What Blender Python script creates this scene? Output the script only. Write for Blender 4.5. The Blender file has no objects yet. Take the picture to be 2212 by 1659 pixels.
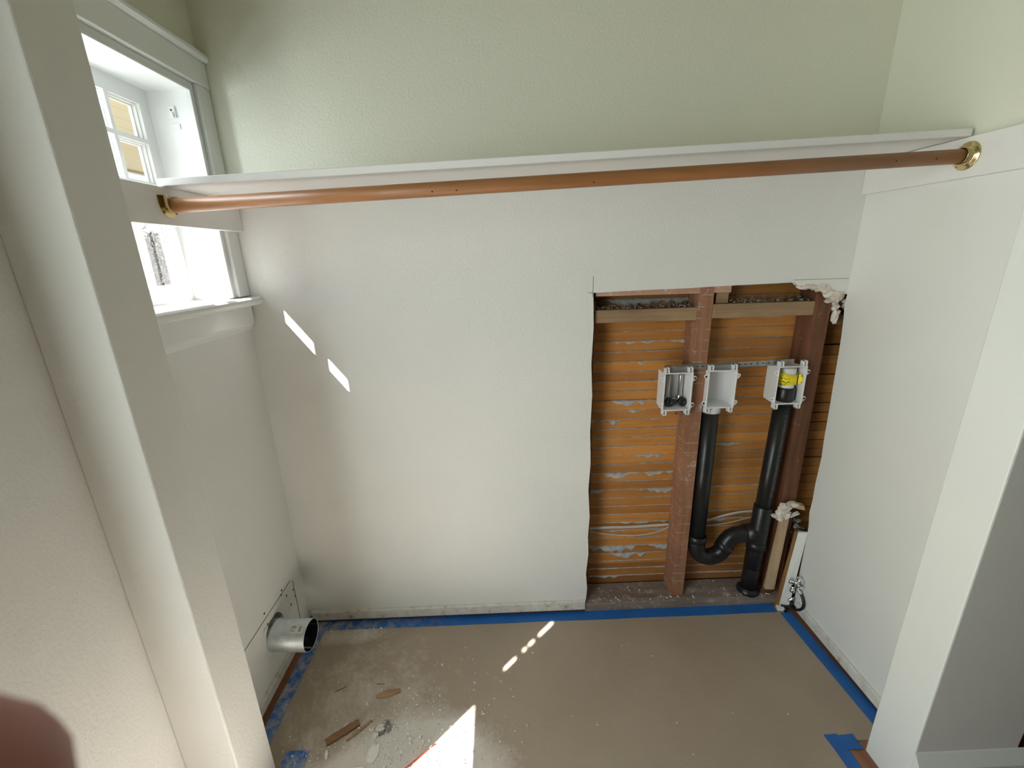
import bpy, bmesh, math, random
from mathutils import Vector, Matrix, noise
random.seed(7)
S = bpy.context.scene
COL = S.collection
PI = math.pi
R = random.Random(11)

# ------------------------------------------------------------------ camera
cd = bpy.data.cameras.new('camera'); cam = bpy.data.objects.new('camera', cd); COL.objects.link(cam)
cd.sensor_fit = 'HORIZONTAL'; cd.sensor_width = 36.0; cd.lens = 932.18/2212*36.0
cd.clip_start = 0.004; cd.clip_end = 200
_r = Vector((0.99930359, -0.02444664, -0.02819038)); _d = Vector((-0.03401578, -0.2862822, -0.95754135)); _f = Vector((0.01533826, 0.95783342, -0.2869144))
CAM = Vector((0.880679, -1.523966, 1.509602))
cam.matrix_world = Matrix(((_r.x, -_d.x, -_f.x, CAM.x), (_r.y, -_d.y, -_f.y, CAM.y), (_r.z, -_d.z, -_f.z, CAM.z), (0, 0, 0, 1)))
cd.dof.use_dof = True; cd.dof.focus_distance = 2.0; cd.dof.aperture_fstop = 14.0
S.camera = cam

# ------------------------------------------------------------------ view, world, sun, daylight fill lamps
vs = S.view_settings
vs.view_transform = 'Standard'; vs.look = 'None'; vs.gamma = 1.0; vs.use_curve_mapping = False
vs.exposure = 0.0
S.cycles.use_denoising = True
S.cycles.max_bounces = 10; S.cycles.diffuse_bounces = 6; S.cycles.transparent_max_bounces = 12
S.cycles.sample_clamp_indirect = 6.0
SUN = Vector((1.0, 1.0, -1.4)).normalized()
w = bpy.data.worlds.new('sky'); S.world = w; w.use_nodes = True
nt = w.node_tree; bg = nt.nodes['Background']
sky = nt.nodes.new('ShaderNodeTexSky'); sky.sky_type = 'NISHITA'; sky.sun_disc = False
sky.sun_elevation = math.radians(44.7); sky.sun_rotation = math.radians(225); sky.air_density = 1.0; sky.dust_density = 1.0
nt.links.new(sky.outputs[0], bg.inputs[0]); bg.inputs[1].default_value = 0.36
sl = bpy.data.lights.new('sun', 'SUN'); so = bpy.data.objects.new('sun', sl); COL.objects.link(so)
sl.energy = 50.0; sl.angle = math.radians(0.53); sl.color = (1.0, 0.975, 0.94)
so.rotation_euler = SUN.to_track_quat('-Z', 'Y').to_euler(); so.location = (-6, -6, 9)


def area(name, loc, rot, sx, sy, power, colr):
    l = bpy.data.lights.new(name, 'AREA'); o = bpy.data.objects.new(name, l); COL.objects.link(o)
    l.shape = 'RECTANGLE'; l.size = sx; l.size_y = sy; l.energy = power; l.color = colr
    o.location = loc; o.rotation_euler = rot; return o


# added fill lamps stand in for daylight at hall window, blind and closet panes
area('fill_hall_window', (-0.05, -1.58, 0.76), (0, math.radians(-90), 0), 0.56, 0.88, 5.5, (0.86, 0.97, 1.0))
area('fill_hall_blind', (0.03, -1.58, 1.52), (0, math.radians(-90), 0), 0.84, 0.88, 19.0, (0.90, 1.0, 0.95))
area('fill_closet_window', (-0.155, -0.375, 1.835), (0, math.radians(-90), 0), 0.22, 0.15, 3.2, (0.84, 0.96, 1.0))

# ------------------------------------------------------------------ materials
MATS = {}


def base_mat(name, col=(.8, .8, .8), rough=.6, metal=0.0, spec=None):
    m = bpy.data.materials.new(name); m.use_nodes = True
    b = m.node_tree.nodes['Principled BSDF']
    b.inputs['Base Color'].default_value = (*col, 1); b.inputs['Roughness'].default_value = rough; b.inputs['Metallic'].default_value = metal
    if spec is not None: b.inputs['Specular IOR Level'].default_value = spec
    MATS[name] = m
    return m, m.node_tree, b


def nd(t, typ, **kw):
    n = t.nodes.new(typ)
    for k, v in kw.items(): setattr(n, k, v)
    return n


def pos(t): return nd(t, 'ShaderNodeNewGeometry').outputs['Position']


def noise_n(t, vec, scale, detail=4.0, rough=.55, vscale=None):
    if vscale:
        mp = nd(t, 'ShaderNodeMapping'); mp.inputs['Scale'].default_value = vscale; t.links.new(vec, mp.inputs['Vector']); vec = mp.outputs[0]
    n = nd(t, 'ShaderNodeTexNoise'); n.inputs['Scale'].default_value = scale; n.inputs['Detail'].default_value = detail; n.inputs['Roughness'].default_value = rough
    t.links.new(vec, n.inputs['Vector']); return n.outputs['Fac']


def ramp(t, fac, stops):
    r = nd(t, 'ShaderNodeValToRGB'); cr = r.color_ramp
    while len(cr.elements) < len(stops): cr.elements.new(.5)
    for e, (p, c) in zip(cr.elements, stops):
        e.position = p; e.color = (*c, 1) if len(c) == 3 else c
    t.links.new(fac, r.inputs[0]); return r.outputs['Color']


def mixc(t, fac, a, b):
    m = nd(t, 'ShaderNodeMix', data_type='RGBA')
    for i, v in ((6, a), (7, b)):
        if isinstance(v, tuple): m.inputs[i].default_value = (*v, 1)
        else: t.links.new(v, m.inputs[i])
    if isinstance(fac, float): m.inputs[0].default_value = fac
    else: t.links.new(fac, m.inputs[0])
    return m.outputs[2]


def mth(t, op, a, b=None, c=None):
    m = nd(t, 'ShaderNodeMath', operation=op)
    for i, v in enumerate((a, b, c)):
        if v is None: continue
        if isinstance(v, (int, float)): m.inputs[i].default_value = v
        else: t.links.new(v, m.inputs[i])
    return m.outputs[0]


def bump(t, b, h, strength=.3, dist=.002):
    n = nd(t, 'ShaderNodeBump'); n.inputs['Strength'].default_value = strength; n.inputs['Distance'].default_value = dist
    t.links.new(h, n.inputs['Height']); t.links.new(n.outputs[0], b.inputs['Normal'])


def sep(t, p):
    s = nd(t, 'ShaderNodeSeparateXYZ'); t.links.new(p, s.inputs[0]); return s.outputs


def xyz(t):
    s = nd(t, 'ShaderNodeSeparateXYZ'); t.links.new(pos(t), s.inputs[0]); return s.outputs


def wall_paint(name, low, high=None, tex=.35, rough=.5):
    m, t, b = base_mat(name, low, rough)
    p = pos(t)
    n1 = noise_n(t, p, 120, 3.0, .6); n2 = noise_n(t, p, 14, 3.0)
    c = low
    blot = ramp(t, noise_n(t, p, 2.6, 3.0), [(.35, tuple(x*.965 for x in low)), (.65, low)])
    if high:
        s = xyz(t)
        z = mth(t, 'SUBTRACT', s[2], mth(t, 'MULTIPLY', s[0], .032))
        f = mth(t, 'GREATER_THAN', z, 1.70)
        blot = mixc(t, f, blot, high)
    t.links.new(blot, b.inputs['Base Color'])
    bump(t, b, mth(t, 'ADD', n1, mth(t, 'MULTIPLY', n2, .3)), tex, .0035)
    return m


WHITE = (.77, .775, .75); CREAM = (.78, .775, .66)
wall_paint('wall_paint_textured', WHITE, CREAM, .42)
wall_paint('wall_paint_smooth', (.77, .78, .745), (.76, .76, .645), .10)
wall_paint('wing_paint_textured', (.77, .775, .745), None, .36)
wall_paint('jamb_paint', (.77, .785, .75), None, .10)
wall_paint('hall_paint', (.09, .07, .055), None, .1)
wall_paint('ceiling_paint', (.46, .44, .33), None, .2)


def trim_paint(name, col, rough=.28):
    m, t, b = base_mat(name, col, rough)
    p = pos(t); bump(t, b, noise_n(t, p, 60, 2.0, .5, (1, 1, 8)), .05, .002)
    return m


trim_paint('trim_gloss', (.80, .81, .80))
trim_paint('shelf_paint', (.80, .79, .775), .42)
trim_paint('sash_paint', (.80, .81, .81), .3)
m, t, b = base_mat('old_baseboard_paint', (.7, .68, .62), .55)
t.links.new(ramp(t, noise_n(t, pos(t), 30, 5, .65), [(.30, (.36, .31, .24)), (.42, (.62, .59, .52)), (.7, (.74, .72, .66))]), b.inputs['Base Color'])


def wood(name, c0, c1, axis=0, scale=9, rough=.6, dust=None, extra=None, dust_amt=.58):
    m, t, b = base_mat(name, c0, rough)
    p = pos(t); sc = [1, 1, 1]; sc[axis] = .06
    n = noise_n(t, p, scale*9, 5, .6, tuple(sc)); n2 = noise_n(t, p, scale*.8, 3)
    c = ramp(t, mth(t, 'ADD', mth(t, 'MULTIPLY', n, .65), mth(t, 'MULTIPLY', n2, .35)), [(.36, c0), (.64, c1)])
    if extra: c = extra(t, c, p)
    if dust:
        d = noise_n(t, p, 26, 6, .68)
        f = ramp(t, d, [(dust_amt, (0, 0, 0)), (dust_amt+.12, (.75, .75, .75))])
        c = mixc(t, f, c, dust)
    t.links.new(c, b.inputs['Base Color']); bump(t, b, n, .15, .002)
    return m


def lath_lines(t, c, p):        # pale plaster lines left where the laths crossed
    s = sep(t, p)
    z = mth(t, 'FRACT', mth(t, 'DIVIDE', mth(t, 'ADD', s[2], mth(t, 'MULTIPLY', noise_n(t, p, 12, 2), .004)), .041))
    ln = mth(t, 'LESS_THAN', z, .10)
    f = mth(t, 'MULTIPLY', ln, ramp(t, noise_n(t, p, 30, 3), [(.44, (0, 0, 0)), (.60, (.55, .55, .55))]))
    return mixc(t, f, c, (.50, .43, .38))


def lath_tone(t, c, p):         # every lath has a tone of its own
    s = sep(t, p)
    k = mth(t, 'FLOOR', mth(t, 'DIVIDE', s[2], .0405)); bay = mth(t, 'GREATER_THAN', s[0], 1.6)
    wn = nd(t, 'ShaderNodeTexWhiteNoise', noise_dimensions='2D'); cb = nd(t, 'ShaderNodeCombineXYZ')
    t.links.new(k, cb.inputs[0]); t.links.new(bay, cb.inputs[1]); t.links.new(cb.outputs[0], wn.inputs['Vector'])
    c2 = mixc(t, mth(t, 'MULTIPLY', wn.outputs['Value'], .55), c, (.20, .075, .022))
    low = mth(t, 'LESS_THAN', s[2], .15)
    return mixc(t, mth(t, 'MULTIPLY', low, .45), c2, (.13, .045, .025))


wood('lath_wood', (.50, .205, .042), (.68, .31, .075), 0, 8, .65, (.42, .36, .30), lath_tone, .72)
wood('stud_wood', (.23, .105, .055), (.37, .18, .10), 2, 6, .7, (.48, .40, .36), lath_lines, .58)
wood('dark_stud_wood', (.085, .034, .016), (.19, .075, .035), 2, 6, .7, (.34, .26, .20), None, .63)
wood('block_wood', (.22, .135, .07), (.36, .245, .14), 0, 6, .75, (.42, .36, .29), None, .62)
wood('plate_wood', (.17, .125, .10), (.29, .225, .19), 0, 6, .85, (.44, .38, .33), None, .53)
wood('pale_lath', (.42, .29, .17), (.56, .41, .26), 2, 7, .7, (.25, .17, .10), None, .60)
wood('pink_lath', (.42, .24, .16), (.54, .36, .26), 0, 7, .7, (.62, .55, .48), None, .55)
wood('stain_wood', (.22, .105, .03), (.36, .19, .065), 2, 7, .5)
wood('dowel_wood', (.27, .112, .038), (.37, .165, .062), 0, 5, .42, (.22, .09, .03), None, .70)
wood('floor_wood', (.20, .075, .035), (.33, .14, .07), 1, 4, .4)
wood('scrap_wood', (.26, .15, .07), (.42, .27, .15), 0, 8, .75, (.5, .44, .36), None, .64)
wood('scrap_wood_dark', (.16, .075, .03), (.27, .145, .07), 0, 8, .75, (.4, .33, .25), None, .66)
wood('bark', (.018, .016, .015), (.04, .036, .033), 2, 3, .9)

m, t, b = base_mat('plaster_grey', (.45, .43, .42), .9)
t.links.new(ramp(t, noise_n(t, pos(t), 45, 5, .6), [(.3, (.30, .28, .27)), (.7, (.55, .53, .51))]), b.inputs['Base Color']); bump(t, b, noise_n(t, pos(t), 90, 4), .5, .004)
m, t, b = base_mat('plaster_white', (.72, .66, .60), .9)
t.links.new(ramp(t, noise_n(t, pos(t), 40, 5, .6), [(.3, (.50, .42, .35)), (.6, (.76, .70, .64))]), b.inputs['Base Color']); bump(t, b, noise_n(t, pos(t), 80, 4), .4, .004)
m, t, b = base_mat('rubble', (.3, .28, .26), .95)
t.links.new(ramp(t, noise_n(t, pos(t), 120, 4, .7), [(.3, (.07, .06, .05)), (.5, (.24, .22, .20)), (.72, (.55, .52, .48))]), b.inputs['Base Color'])
base_mat('cavity_shade', (.035, .022, .014), .95)  # near-black: the shade of deep hollows is put into the colour
m, t, b = base_mat('crumb', (.74, .72, .67), .9)

m, t, b = base_mat('abs_black', (.012, .012, .013), .33)
bump(t, b, noise_n(t, pos(t), 40, 3), .06, .002)
s = xyz(t)  # fine pale print running down the pipe
m, t, b = base_mat('abs_print', (.22, .22, .22), .5)
m, t, b = base_mat('pvc_white', (.74, .74, .755), .38)
base_mat('box_hole', (.03, .03, .03), .8)
m, t, b = base_mat('strap_steel', (.42, .42, .42), .5, .75)
t.links.new(ramp(t, noise_n(t, pos(t), 60, 4), [(.3, (.26, .26, .25)), (.7, (.46, .46, .45))]), b.inputs['Base Color'])
m, t, b = base_mat('galvanised', (.55, .60, .62), .46, .6)
v = nd(t, 'ShaderNodeTexVoronoi'); v.inputs['Scale'].default_value = 55; t.links.new(pos(t), v.inputs['Vector'])
t.links.new(ramp(t, v.outputs['Color'], [(.1, (.56, .61, .63)), (.9, (.70, .75, .77))]), b.inputs['Base Color'])
base_mat('duct_inside_metal', (.50, .56, .57), .16, 1.0)
base_mat('steel_tube', (.55, .54, .52), .3, .9)
base_mat('chrome', (.82, .82, .82), .12, 1.0)
base_mat('brass', (.80, .66, .36), .16, 1.0)
base_mat('screw_dark', (.06, .045, .03), .5, .5)
base_mat('rubber_black', (.012, .012, .013), .4)
base_mat('knob_black', (.014, .014, .016), .5)
m, t, b = base_mat('yellow_tape', (.86, .70, .01), .5)
s = xyz(t)
zz = mth(t, 'ADD', s[2], mth(t, 'MULTIPLY', noise_n(t, pos(t), 90, 3), .02))
ln = mth(t, 'LESS_THAN', mth(t, 'FRACT', mth(t, 'DIVIDE', zz, .012)), .22)
lft = mth(t, 'LESS_THAN', s[0], 1.942); low = mth(t, 'LESS_THAN', s[2], 1.043)
t.links.new(mixc(t, mth(t, 'MULTIPLY', mth(t, 'MULTIPLY', ln, lft), low), (.88, .72, .01), (.03, .03, .02)), b.inputs['Base Color'])
m, t, b = base_mat('blue_tape', (.012, .115, .40), .55)
p = pos(t)
bt = ramp(t, noise_n(t, p, 9, 4), [(.3, (.010, .10, .36)), (.7, (.016, .14, .46))])
s = sep(t, p)
near = ramp(t, mth(t, 'ADD', mth(t, 'MULTIPLY', s[0], .9), .02), [(.14, (1, 1, 1)), (.62, (0, 0, 0))])
dn = ramp(t, noise_n(t, p, 24, 7, .72), [(.40, (0, 0, 0)), (.66, (.85, .85, .85))])
t.links.new(mixc(t, mth(t, 'MULTIPLY', near, dn), bt, (.50, .46, .40)), b.inputs['Base Color'])
base_mat('cable_white', (.56, .52, .46), .5)
base_mat('sticker', (.74, .75, .75), .5)
base_mat('sticker_ink', (.30, .32, .33), .6)
base_mat('red_plastic', (.62, .07, .035), .4)
base_mat('white_tag', (.78, .77, .74), .6)
base_mat('blind_fabric', (.62, .60, .55), .85)
m, t, b = base_mat('siding_cream', (.40, .365, .25), .7)
ly = mth(t, 'FRACT', mth(t, 'DIVIDE', xyz(t)[0], .085))
t.links.new(mixc(t, mth(t, 'LESS_THAN', ly, .07), (.40, .365, .25), (.32, .29, .19)), b.inputs['Base Color'])
m, t, b = base_mat('grass', (.16, .19, .07), .95)
t.links.new(ramp(t, noise_n(t, pos(t), 1.6, 6), [(.35, (.10, .10, .075)), (.65, (.16, .155, .12))]), b.inputs['Base Color'])
m, t, b = base_mat('leaf', (.022, .022, .008), .8)
m, t, b = base_mat('skin', (.40, .15, .125), .45)
b.inputs['Subsurface Weight'].default_value = .25; b.inputs['Subsurface Radius'].default_value = (.006, .002, .001); b.inputs['Subsurface Scale'].default_value = 1.0
base_mat('lamp_glass', (.85, .83, .78), .4)

# floor protection paper: brown builder's paper with a drift of plaster dust and an added pale bounce patch
m, t, b = base_mat('builders_paper', (.33, .25, .18), .62)
p = pos(t); s = sep(t, p)
pc = ramp(t, noise_n(t, p, 3.0, 4), [(.3, (.345, .275, .205)), (.7, (.39, .315, .24))])


def blob(cx, cy, rx, ry):
    a = mth(t, 'DIVIDE', mth(t, 'SUBTRACT', s[0], cx), rx); c = mth(t, 'DIVIDE', mth(t, 'SUBTRACT', s[1], cy), ry)
    dd = mth(t, 'ADD', mth(t, 'MULTIPLY', a, a), mth(t, 'MULTIPLY', c, c))
    return mth(t, 'MAXIMUM', mth(t, 'SUBTRACT', 1.0, dd), 0.0)


dm = mth(t, 'ADD', mth(t, 'MULTIPLY', blob(.60, -.60, .34, .22), 1.2), mth(t, 'MULTIPLY', blob(.36, -.40, .42, .42), .42))
dm = mth(t, 'ADD', dm, mth(t, 'MULTIPLY', blob(.17, -.075, .22, .055), .75))
dm = mth(t, 'ADD', dm, mth(t, 'MULTIPLY', blob(.62, -.53, .16, .10), .8))
dm = mth(t, 'ADD', dm, mth(t, 'MULTIPLY', blob(.48, -.95, .55, .45), 2.0))  # extra pale dust beyond the view, added to bounce more sun upward
nz = mth(t, 'ADD', mth(t, 'MULTIPLY', noise_n(t, p, 11, 8, .72), .75), mth(t, 'MULTIPLY', noise_n(t, p, 90, 4, .7), .35))
df = ramp(t, mth(t, 'ADD', mth(t, 'MULTIPLY', dm, .55), mth(t, 'SUBTRACT', nz, .58)), [(.10, (0, 0, 0)), (.52, (.92, .92, .92))])
t.links.new(mixc(t, df, pc, (.66, .61, .54)), b.inputs['Base Color'])
bump(t, b, mth(t, 'ADD', noise_n(t, p, 60, 5), mth(t, 'MULTIPLY', df, .8)), .25, .003)

# glass: clear, thin
m = bpy.data.materials.new('window_glass'); m.use_nodes = True; t = m.node_tree
for n in list(t.nodes):
    if n.type == 'BSDF_PRINCIPLED': t.nodes.remove(n)
tr = nd(t, 'ShaderNodeBsdfTransparent'); gl = nd(t, 'ShaderNodeBsdfGlossy'); gl.inputs['Roughness'].default_value = .02
fr = nd(t, 'ShaderNodeFresnel'); fr.inputs[0].default_value = 1.45; mx = nd(t, 'ShaderNodeMixShader')
t.links.new(mth(t, 'MULTIPLY', fr.outputs[0], .12), mx.inputs[0]); t.links.new(tr.outputs[0], mx.inputs[1]); t.links.new(gl.outputs[0], mx.inputs[2])
t.links.new(mx.outputs[0], t.nodes['Material Output'].inputs[0]); MATS['window_glass'] = m


# ------------------------------------------------------------------ mesh helpers
def obj(name, bm, mat, parent=None, smooth=False, bevel=0.0, seg=2, label=None):
    me = bpy.data.meshes.new(name); bmesh.ops.recalc_face_normals(bm, faces=bm.faces[:]); bm.to_mesh(me); bm.free()
    o = bpy.data.objects.new(name, me); COL.objects.link(o)
    for k in (mat if isinstance(mat, (list, tuple)) else [mat]): me.materials.append(MATS[k])
    if smooth:
        for p_ in me.polygons: p_.use_smooth = True
    if bevel:
        bv = o.modifiers.new('bevel', 'BEVEL'); bv.width = bevel; bv.segments = seg; bv.limit_method = 'ANGLE'; bv.angle_limit = math.radians(40)
    if parent: o.parent = parent; o.matrix_parent_inverse = parent.matrix_world.inverted() if parent.type != 'EMPTY' else Matrix.Translation(-parent.location)
    if label: o['label'] = label
    return o


def thing(name, label, cat, loc=(0, 0, 0), group=None):
    o = bpy.data.objects.new(name, None); COL.objects.link(o); o.location = loc; o.empty_display_size = .05
    o['label'] = label; o['category'] = cat
    if group: o['group'] = group
    return o


def tag(o, label, cat, group=None, kind=None):
    o['label'] = label; o['category'] = cat
    if group: o['group'] = group
    if kind: o['kind'] = kind
    return o


def struct(o, label, cat):
    o['kind'] = 'structure'; o['label'] = label; o['category'] = cat; return o


def bmn(): return bmesh.new()


def box(bm, x0, x1, y0, y1, z0, z1, mat=0, M=None):
    vs_ = [bm.verts.new((x, y, z)) for x in (x0, x1) for y in (y0, y1) for z in (z0, z1)]
    if M is not None:
        for v_ in vs_: v_.co = M @ v_.co
    for f in ((0, 1, 3, 2), (4, 6, 7, 5), (0, 4, 5, 1), (2, 3, 7, 6), (0, 2, 6, 4), (1, 5, 7, 3)):
        fa = bm.faces.new([vs_[i] for i in f]); fa.material_index = mat
    return vs_


def hexa(bm, bot, top, mat=0):      # eight corners: bottom quad, top quad
    a = [bm.verts.new(c) for c in bot]; c_ = [bm.verts.new(c) for c in top]
    n = len(a)
    bm.faces.new(a[::-1]).material_index = mat; bm.faces.new(c_).material_index = mat
    for i in range(n):
        bm.faces.new((a[i], a[(i+1) % n], c_[(i+1) % n], c_[i])).material_index = mat


def prism(bm, pts, axis, a0, a1, mat=0):   # pts: 2-D outline, extruded along an axis
    def P(u, v_, a): return {'x': (a, u, v_), 'y': (u, a, v_), 'z': (u, v_, a)}[axis]
    hexa(bm, [P(u, v_, a0) for u, v_ in pts], [P(u, v_, a1) for u, v_ in pts], mat)


def catmull(pts, n=8):
    pts = [Vector(p_) for p_ in pts]
    if len(pts) < 3: return pts
    q = [pts[0]*2-pts[1]]+pts+[pts[-1]*2-pts[-2]]; out = []
    for i in range(1, len(q)-2):
        a, b_, c_, d_ = q[i-1:i+3]
        for k in range(n):
            u = k/n
            out.append(.5*((2*b_)+(c_-a)*u+(2*a-5*b_+4*c_-d_)*u*u+(3*b_-a-3*c_+d_)*u**3))
    out.append(pts[-1]); return out


def tube(bm, pts, r, seg=16, caps=True, mat=0, flat=None):
    pts = [Vector(p_) for p_ in pts]; rs = r if isinstance(r, (list, tuple)) else [r]*len(pts)
    rings = []; up = None
    for i, p_ in enumerate(pts):
        d = (pts[min(i+1, len(pts)-1)]-pts[max(i-1, 0)]).normalized()
        if up is None:
            up = Vector((0, 0, 1)) if abs(d.z) < .9 else Vector((0, 1, 0))
        x = up.cross(d).normalized(); y = d.cross(x).normalized(); up = y
        fx = flat or (1, 1)
        rings.append([bm.verts.new(p_+x*math.cos(2*PI*k/seg)*rs[i]*fx[0]+y*math.sin(2*PI*k/seg)*rs[i]*fx[1]) for k in range(seg)])
    for a, b_ in zip(rings, rings[1:]):
        for k in range(seg):
            f = bm.faces.new((a[k], a[(k+1) % seg], b_[(k+1) % seg], b_[k])); f.material_index = mat; f.smooth = True
    if caps:
        bm.faces.new(rings[0][::-1]).material_index = mat; bm.faces.new(rings[-1]).material_index = mat
    return rings


def lathe(bm, o, axis, prof, seg=32, mat=0):    # prof: (distance along axis, radius)
    ax = Vector(axis).normalized(); u = ax.orthogonal().normalized(); v_ = ax.cross(u); o = Vector(o)
    rings = [[bm.verts.new(o+ax*d+(u*math.cos(2*PI*k/seg)+v_*math.sin(2*PI*k/seg))*max(r, 1e-5)) for k in range(seg)] for d, r in prof]
    for a, b_ in zip(rings, rings[1:]):
        for k in range(seg):
            f = bm.faces.new((a[k], a[(k+1) % seg], b_[(k+1) % seg], b_[k])); f.material_index = mat; f.smooth = True
    return rings


def slab_with_holes(bm, axis, a0, a1, u0, u1, v0, v1, holes):
    """a wall slab across (u,v) with rectangular holes, thickness a0..a1 along axis"""
    us = sorted({u0, u1, *[h[0] for h in holes], *[h[1] for h in holes]}); vs_ = sorted({v0, v1, *[h[2] for h in holes], *[h[3] for h in holes]})
    for i in range(len(us)-1):
        for j in range(len(vs_)-1):
            uc = (us[i]+us[i+1])/2; vc = (vs_[j]+vs_[j+1])/2
            if any(h[0] < uc < h[1] and h[2] < vc < h[3] for h in holes): continue
            if axis == 'x': box(bm, a0, a1, us[i], us[i+1], vs_[j], vs_[j+1])
            else: box(bm, us[i], us[i+1], a0, a1, vs_[j], vs_[j+1])
    bmesh.ops.remove_doubles(bm, verts=bm.verts[:], dist=1e-5)
    seen = {}
    for f in bm.faces: seen.setdefault(tuple(sorted(v_.index for v_ in f.verts)), []).append(f)
    bm.verts.index_update(); seen = {}
    for f in bm.faces: seen.setdefault(tuple(sorted(v_.index for v_ in f.verts)), []).append(f)
    bmesh.ops.delete(bm, geom=[f for g in seen.values() if len(g) > 1 for f in g], context='FACES_ONLY')


def rock(bm, c, r, sq=(1, 1, 1), rnd=R, mat=0, sub=1):
    g = bmesh.ops.create_icosphere(bm, subdivisions=sub, radius=1.0)
    rot = Matrix.Rotation(rnd.uniform(0, 6.28), 3, Vector((rnd.gauss(0, .4), rnd.gauss(0, .4), 1)).normalized())
    k = rnd.uniform(0, 50)
    for v_ in g['verts']:
        n = .72+.55*noise.noise(v_.co*1.7+Vector((k, k*.3, 0)))
        q = Vector((v_.co.x*sq[0], v_.co.y*sq[1], v_.co.z*sq[2]))*n*r
        v_.co = Vector(c)+rot @ q
        for f in v_.link_faces: f.material_index = mat


def shard(bm, c, sx, sz, th, rnd, rot=0.0, tilt=.3, n=11, mat=0):
    """flat broken piece: jagged outline in the x-z plane, bevelled towards the room"""
    Mx = Matrix.Translation(c) @ Matrix.Rotation(rot, 4, 'Y') @ Matrix.Rotation(rnd.uniform(-tilt, tilt), 4, 'X') @ Matrix.Rotation(rnd.uniform(-tilt, tilt), 4, 'Z')
    o1, o2 = [], []
    for k in range(n):
        a = 2*PI*k/n+rnd.uniform(-.2, .2); q = rnd.uniform(.62, 1.15)
        o1.append(bm.verts.new(Mx @ Vector((sx*q*math.cos(a), th*.5, sz*q*math.sin(a))))); q2 = q*rnd.uniform(.6, .95)
        o2.append(bm.verts.new(Mx @ Vector((sx*q2*math.cos(a), -th*rnd.uniform(.3, .7), sz*q2*math.sin(a)))))
    c1 = bm.verts.new(Mx @ Vector((0, th*.5, 0))); c2 = bm.verts.new(Mx @ Vector((0, -th*rnd.uniform(.5, .9), 0)))
    for k in range(n):
        j = (k+1) % n
        for f in ((o1[j], o1[k], c1), (o2[k], o2[j], c2), (o1[k], o1[j], o2[j], o2[k])): bm.faces.new(f).material_index = mat


# ================================================================== THE SETTING
W = 2.1
CE = 2.62
# --- floor
bm = bmn(); box(bm, -.02, 4.2, -4.0, 2.2, -.05, 0.0)
struct(obj('floor', bm, 'floor_wood'), 'red brown wood floor under the brown paper', 'floor')
# --- ceiling
bm = bmn(); box(bm, -.14, 4.3, -4.1, 2.3, CE, CE+.1)
struct(obj('ceiling', bm, 'ceiling_paint'), 'cream painted ceiling above the closet and hall', 'ceiling')
# --- back wall: plaster skin with the cut opening
hole = [(1.199, .048), (1.203, .12), (1.197, .20), (1.205, .30), (1.201, .38), (1.206, .47), (1.198, .60), (1.204, .72), (1.199, .85), (1.203, 1.0), (1.197, 1.12), (1.202, 1.25), (1.198, 1.374),
        (1.30, 1.377), (1.389, 1.379), (1.52, 1.380), (1.60, 1.3825), (1.69, 1.385), (1.80, 1.387), (1.905, 1.389), (1.918, 1.378), (1.935, 1.372), (1.95, 1.374), (1.965, 1.366), (1.985, 1.372), (2.0, 1.365), (2.018, 1.369), (2.033, 1.352), (2.048, 1.357), (2.06, 1.348), (2.08, 1.352), (2.1, 1.342)]
base = [(1.12, .035), (1.0, .036), (.85, .034), (.7, .036), (.5, .035), (.3, .036), (.0, .036)]
outline = hole+[(2.1, CE), (0, CE)]+base[::-1][:1]+base[::-1][1:]
bm = bmn()
# strips so that the concave outline triangulates cleanly
top = [p_ for p_ in hole if p_[1] > 1.34]
left = [p_ for p_ in hole if p_[0] < 1.21]
for a, c_ in zip(left, left[1:]):
    hexa(bm, [(0, 0, a[1]), (a[0], 0, a[1]), (c_[0], 0, c_[1]), (0, 0, c_[1])], [(0, .02, a[1]), (a[0], .02, a[1]), (c_[0], .02, c_[1]), (0, .02, c_[1])])
hexa(bm, [(0, 0, .036), (1.199, 0, .048), (0, 0, .048)], [(0, .02, .036), (1.199, .02, .048), (0, .02, .048)])
tl = left[-1]
hexa(bm, [(0, 0, tl[1]), (tl[0], 0, tl[1]), (tl[0], 0, CE), (0, 0, CE)], [(0, .02, tl[1]), (tl[0], .02, tl[1]), (tl[0], .02, CE), (0, .02, CE)])
for a, c_ in zip(top, top[1:]):
    hexa(bm, [(a[0], 0, a[1]), (c_[0], 0, c_[1]), (c_[0], 0, CE), (a[0], 0, CE)], [(a[0], .02, a[1]), (c_[0], .02, c_[1]), (c_[0], .02, CE), (a[0], .02, CE)])
bmesh.ops.remove_doubles(bm, verts=bm.verts[:], dist=1e-5)
bm.verts.index_update(); seen = {}
for f in bm.faces: seen.setdefault(tuple(sorted(v_.index for v_ in f.verts)), []).append(f)
bmesh.ops.delete(bm, geom=[f for g in seen.values() if len(g) > 1 for f in g], context='FACES_ONLY')
wall_back = struct(obj('wall_back', bm, 'wall_paint_textured'), 'textured white and cream back wall of the closet with a cut opening', 'wall')
# cut ends of the laths behind the plaster skin along the left edge of the opening
bm = bmn()
z = .05
while z < 1.34:
    box(bm, 1.10, 1.210+R.uniform(-.003, .004), .0215, .031, z, z+.034); z += .0405
obj('cut_lath_ends', bm, 'dark_stud_wood', wall_back, label='brown sawn lath ends')
bm = bmn(); box(bm, .0, 1.21, .0315, .10, .05, 1.40); obj('dark_backing', bm, 'cavity_shade', wall_back)
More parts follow.
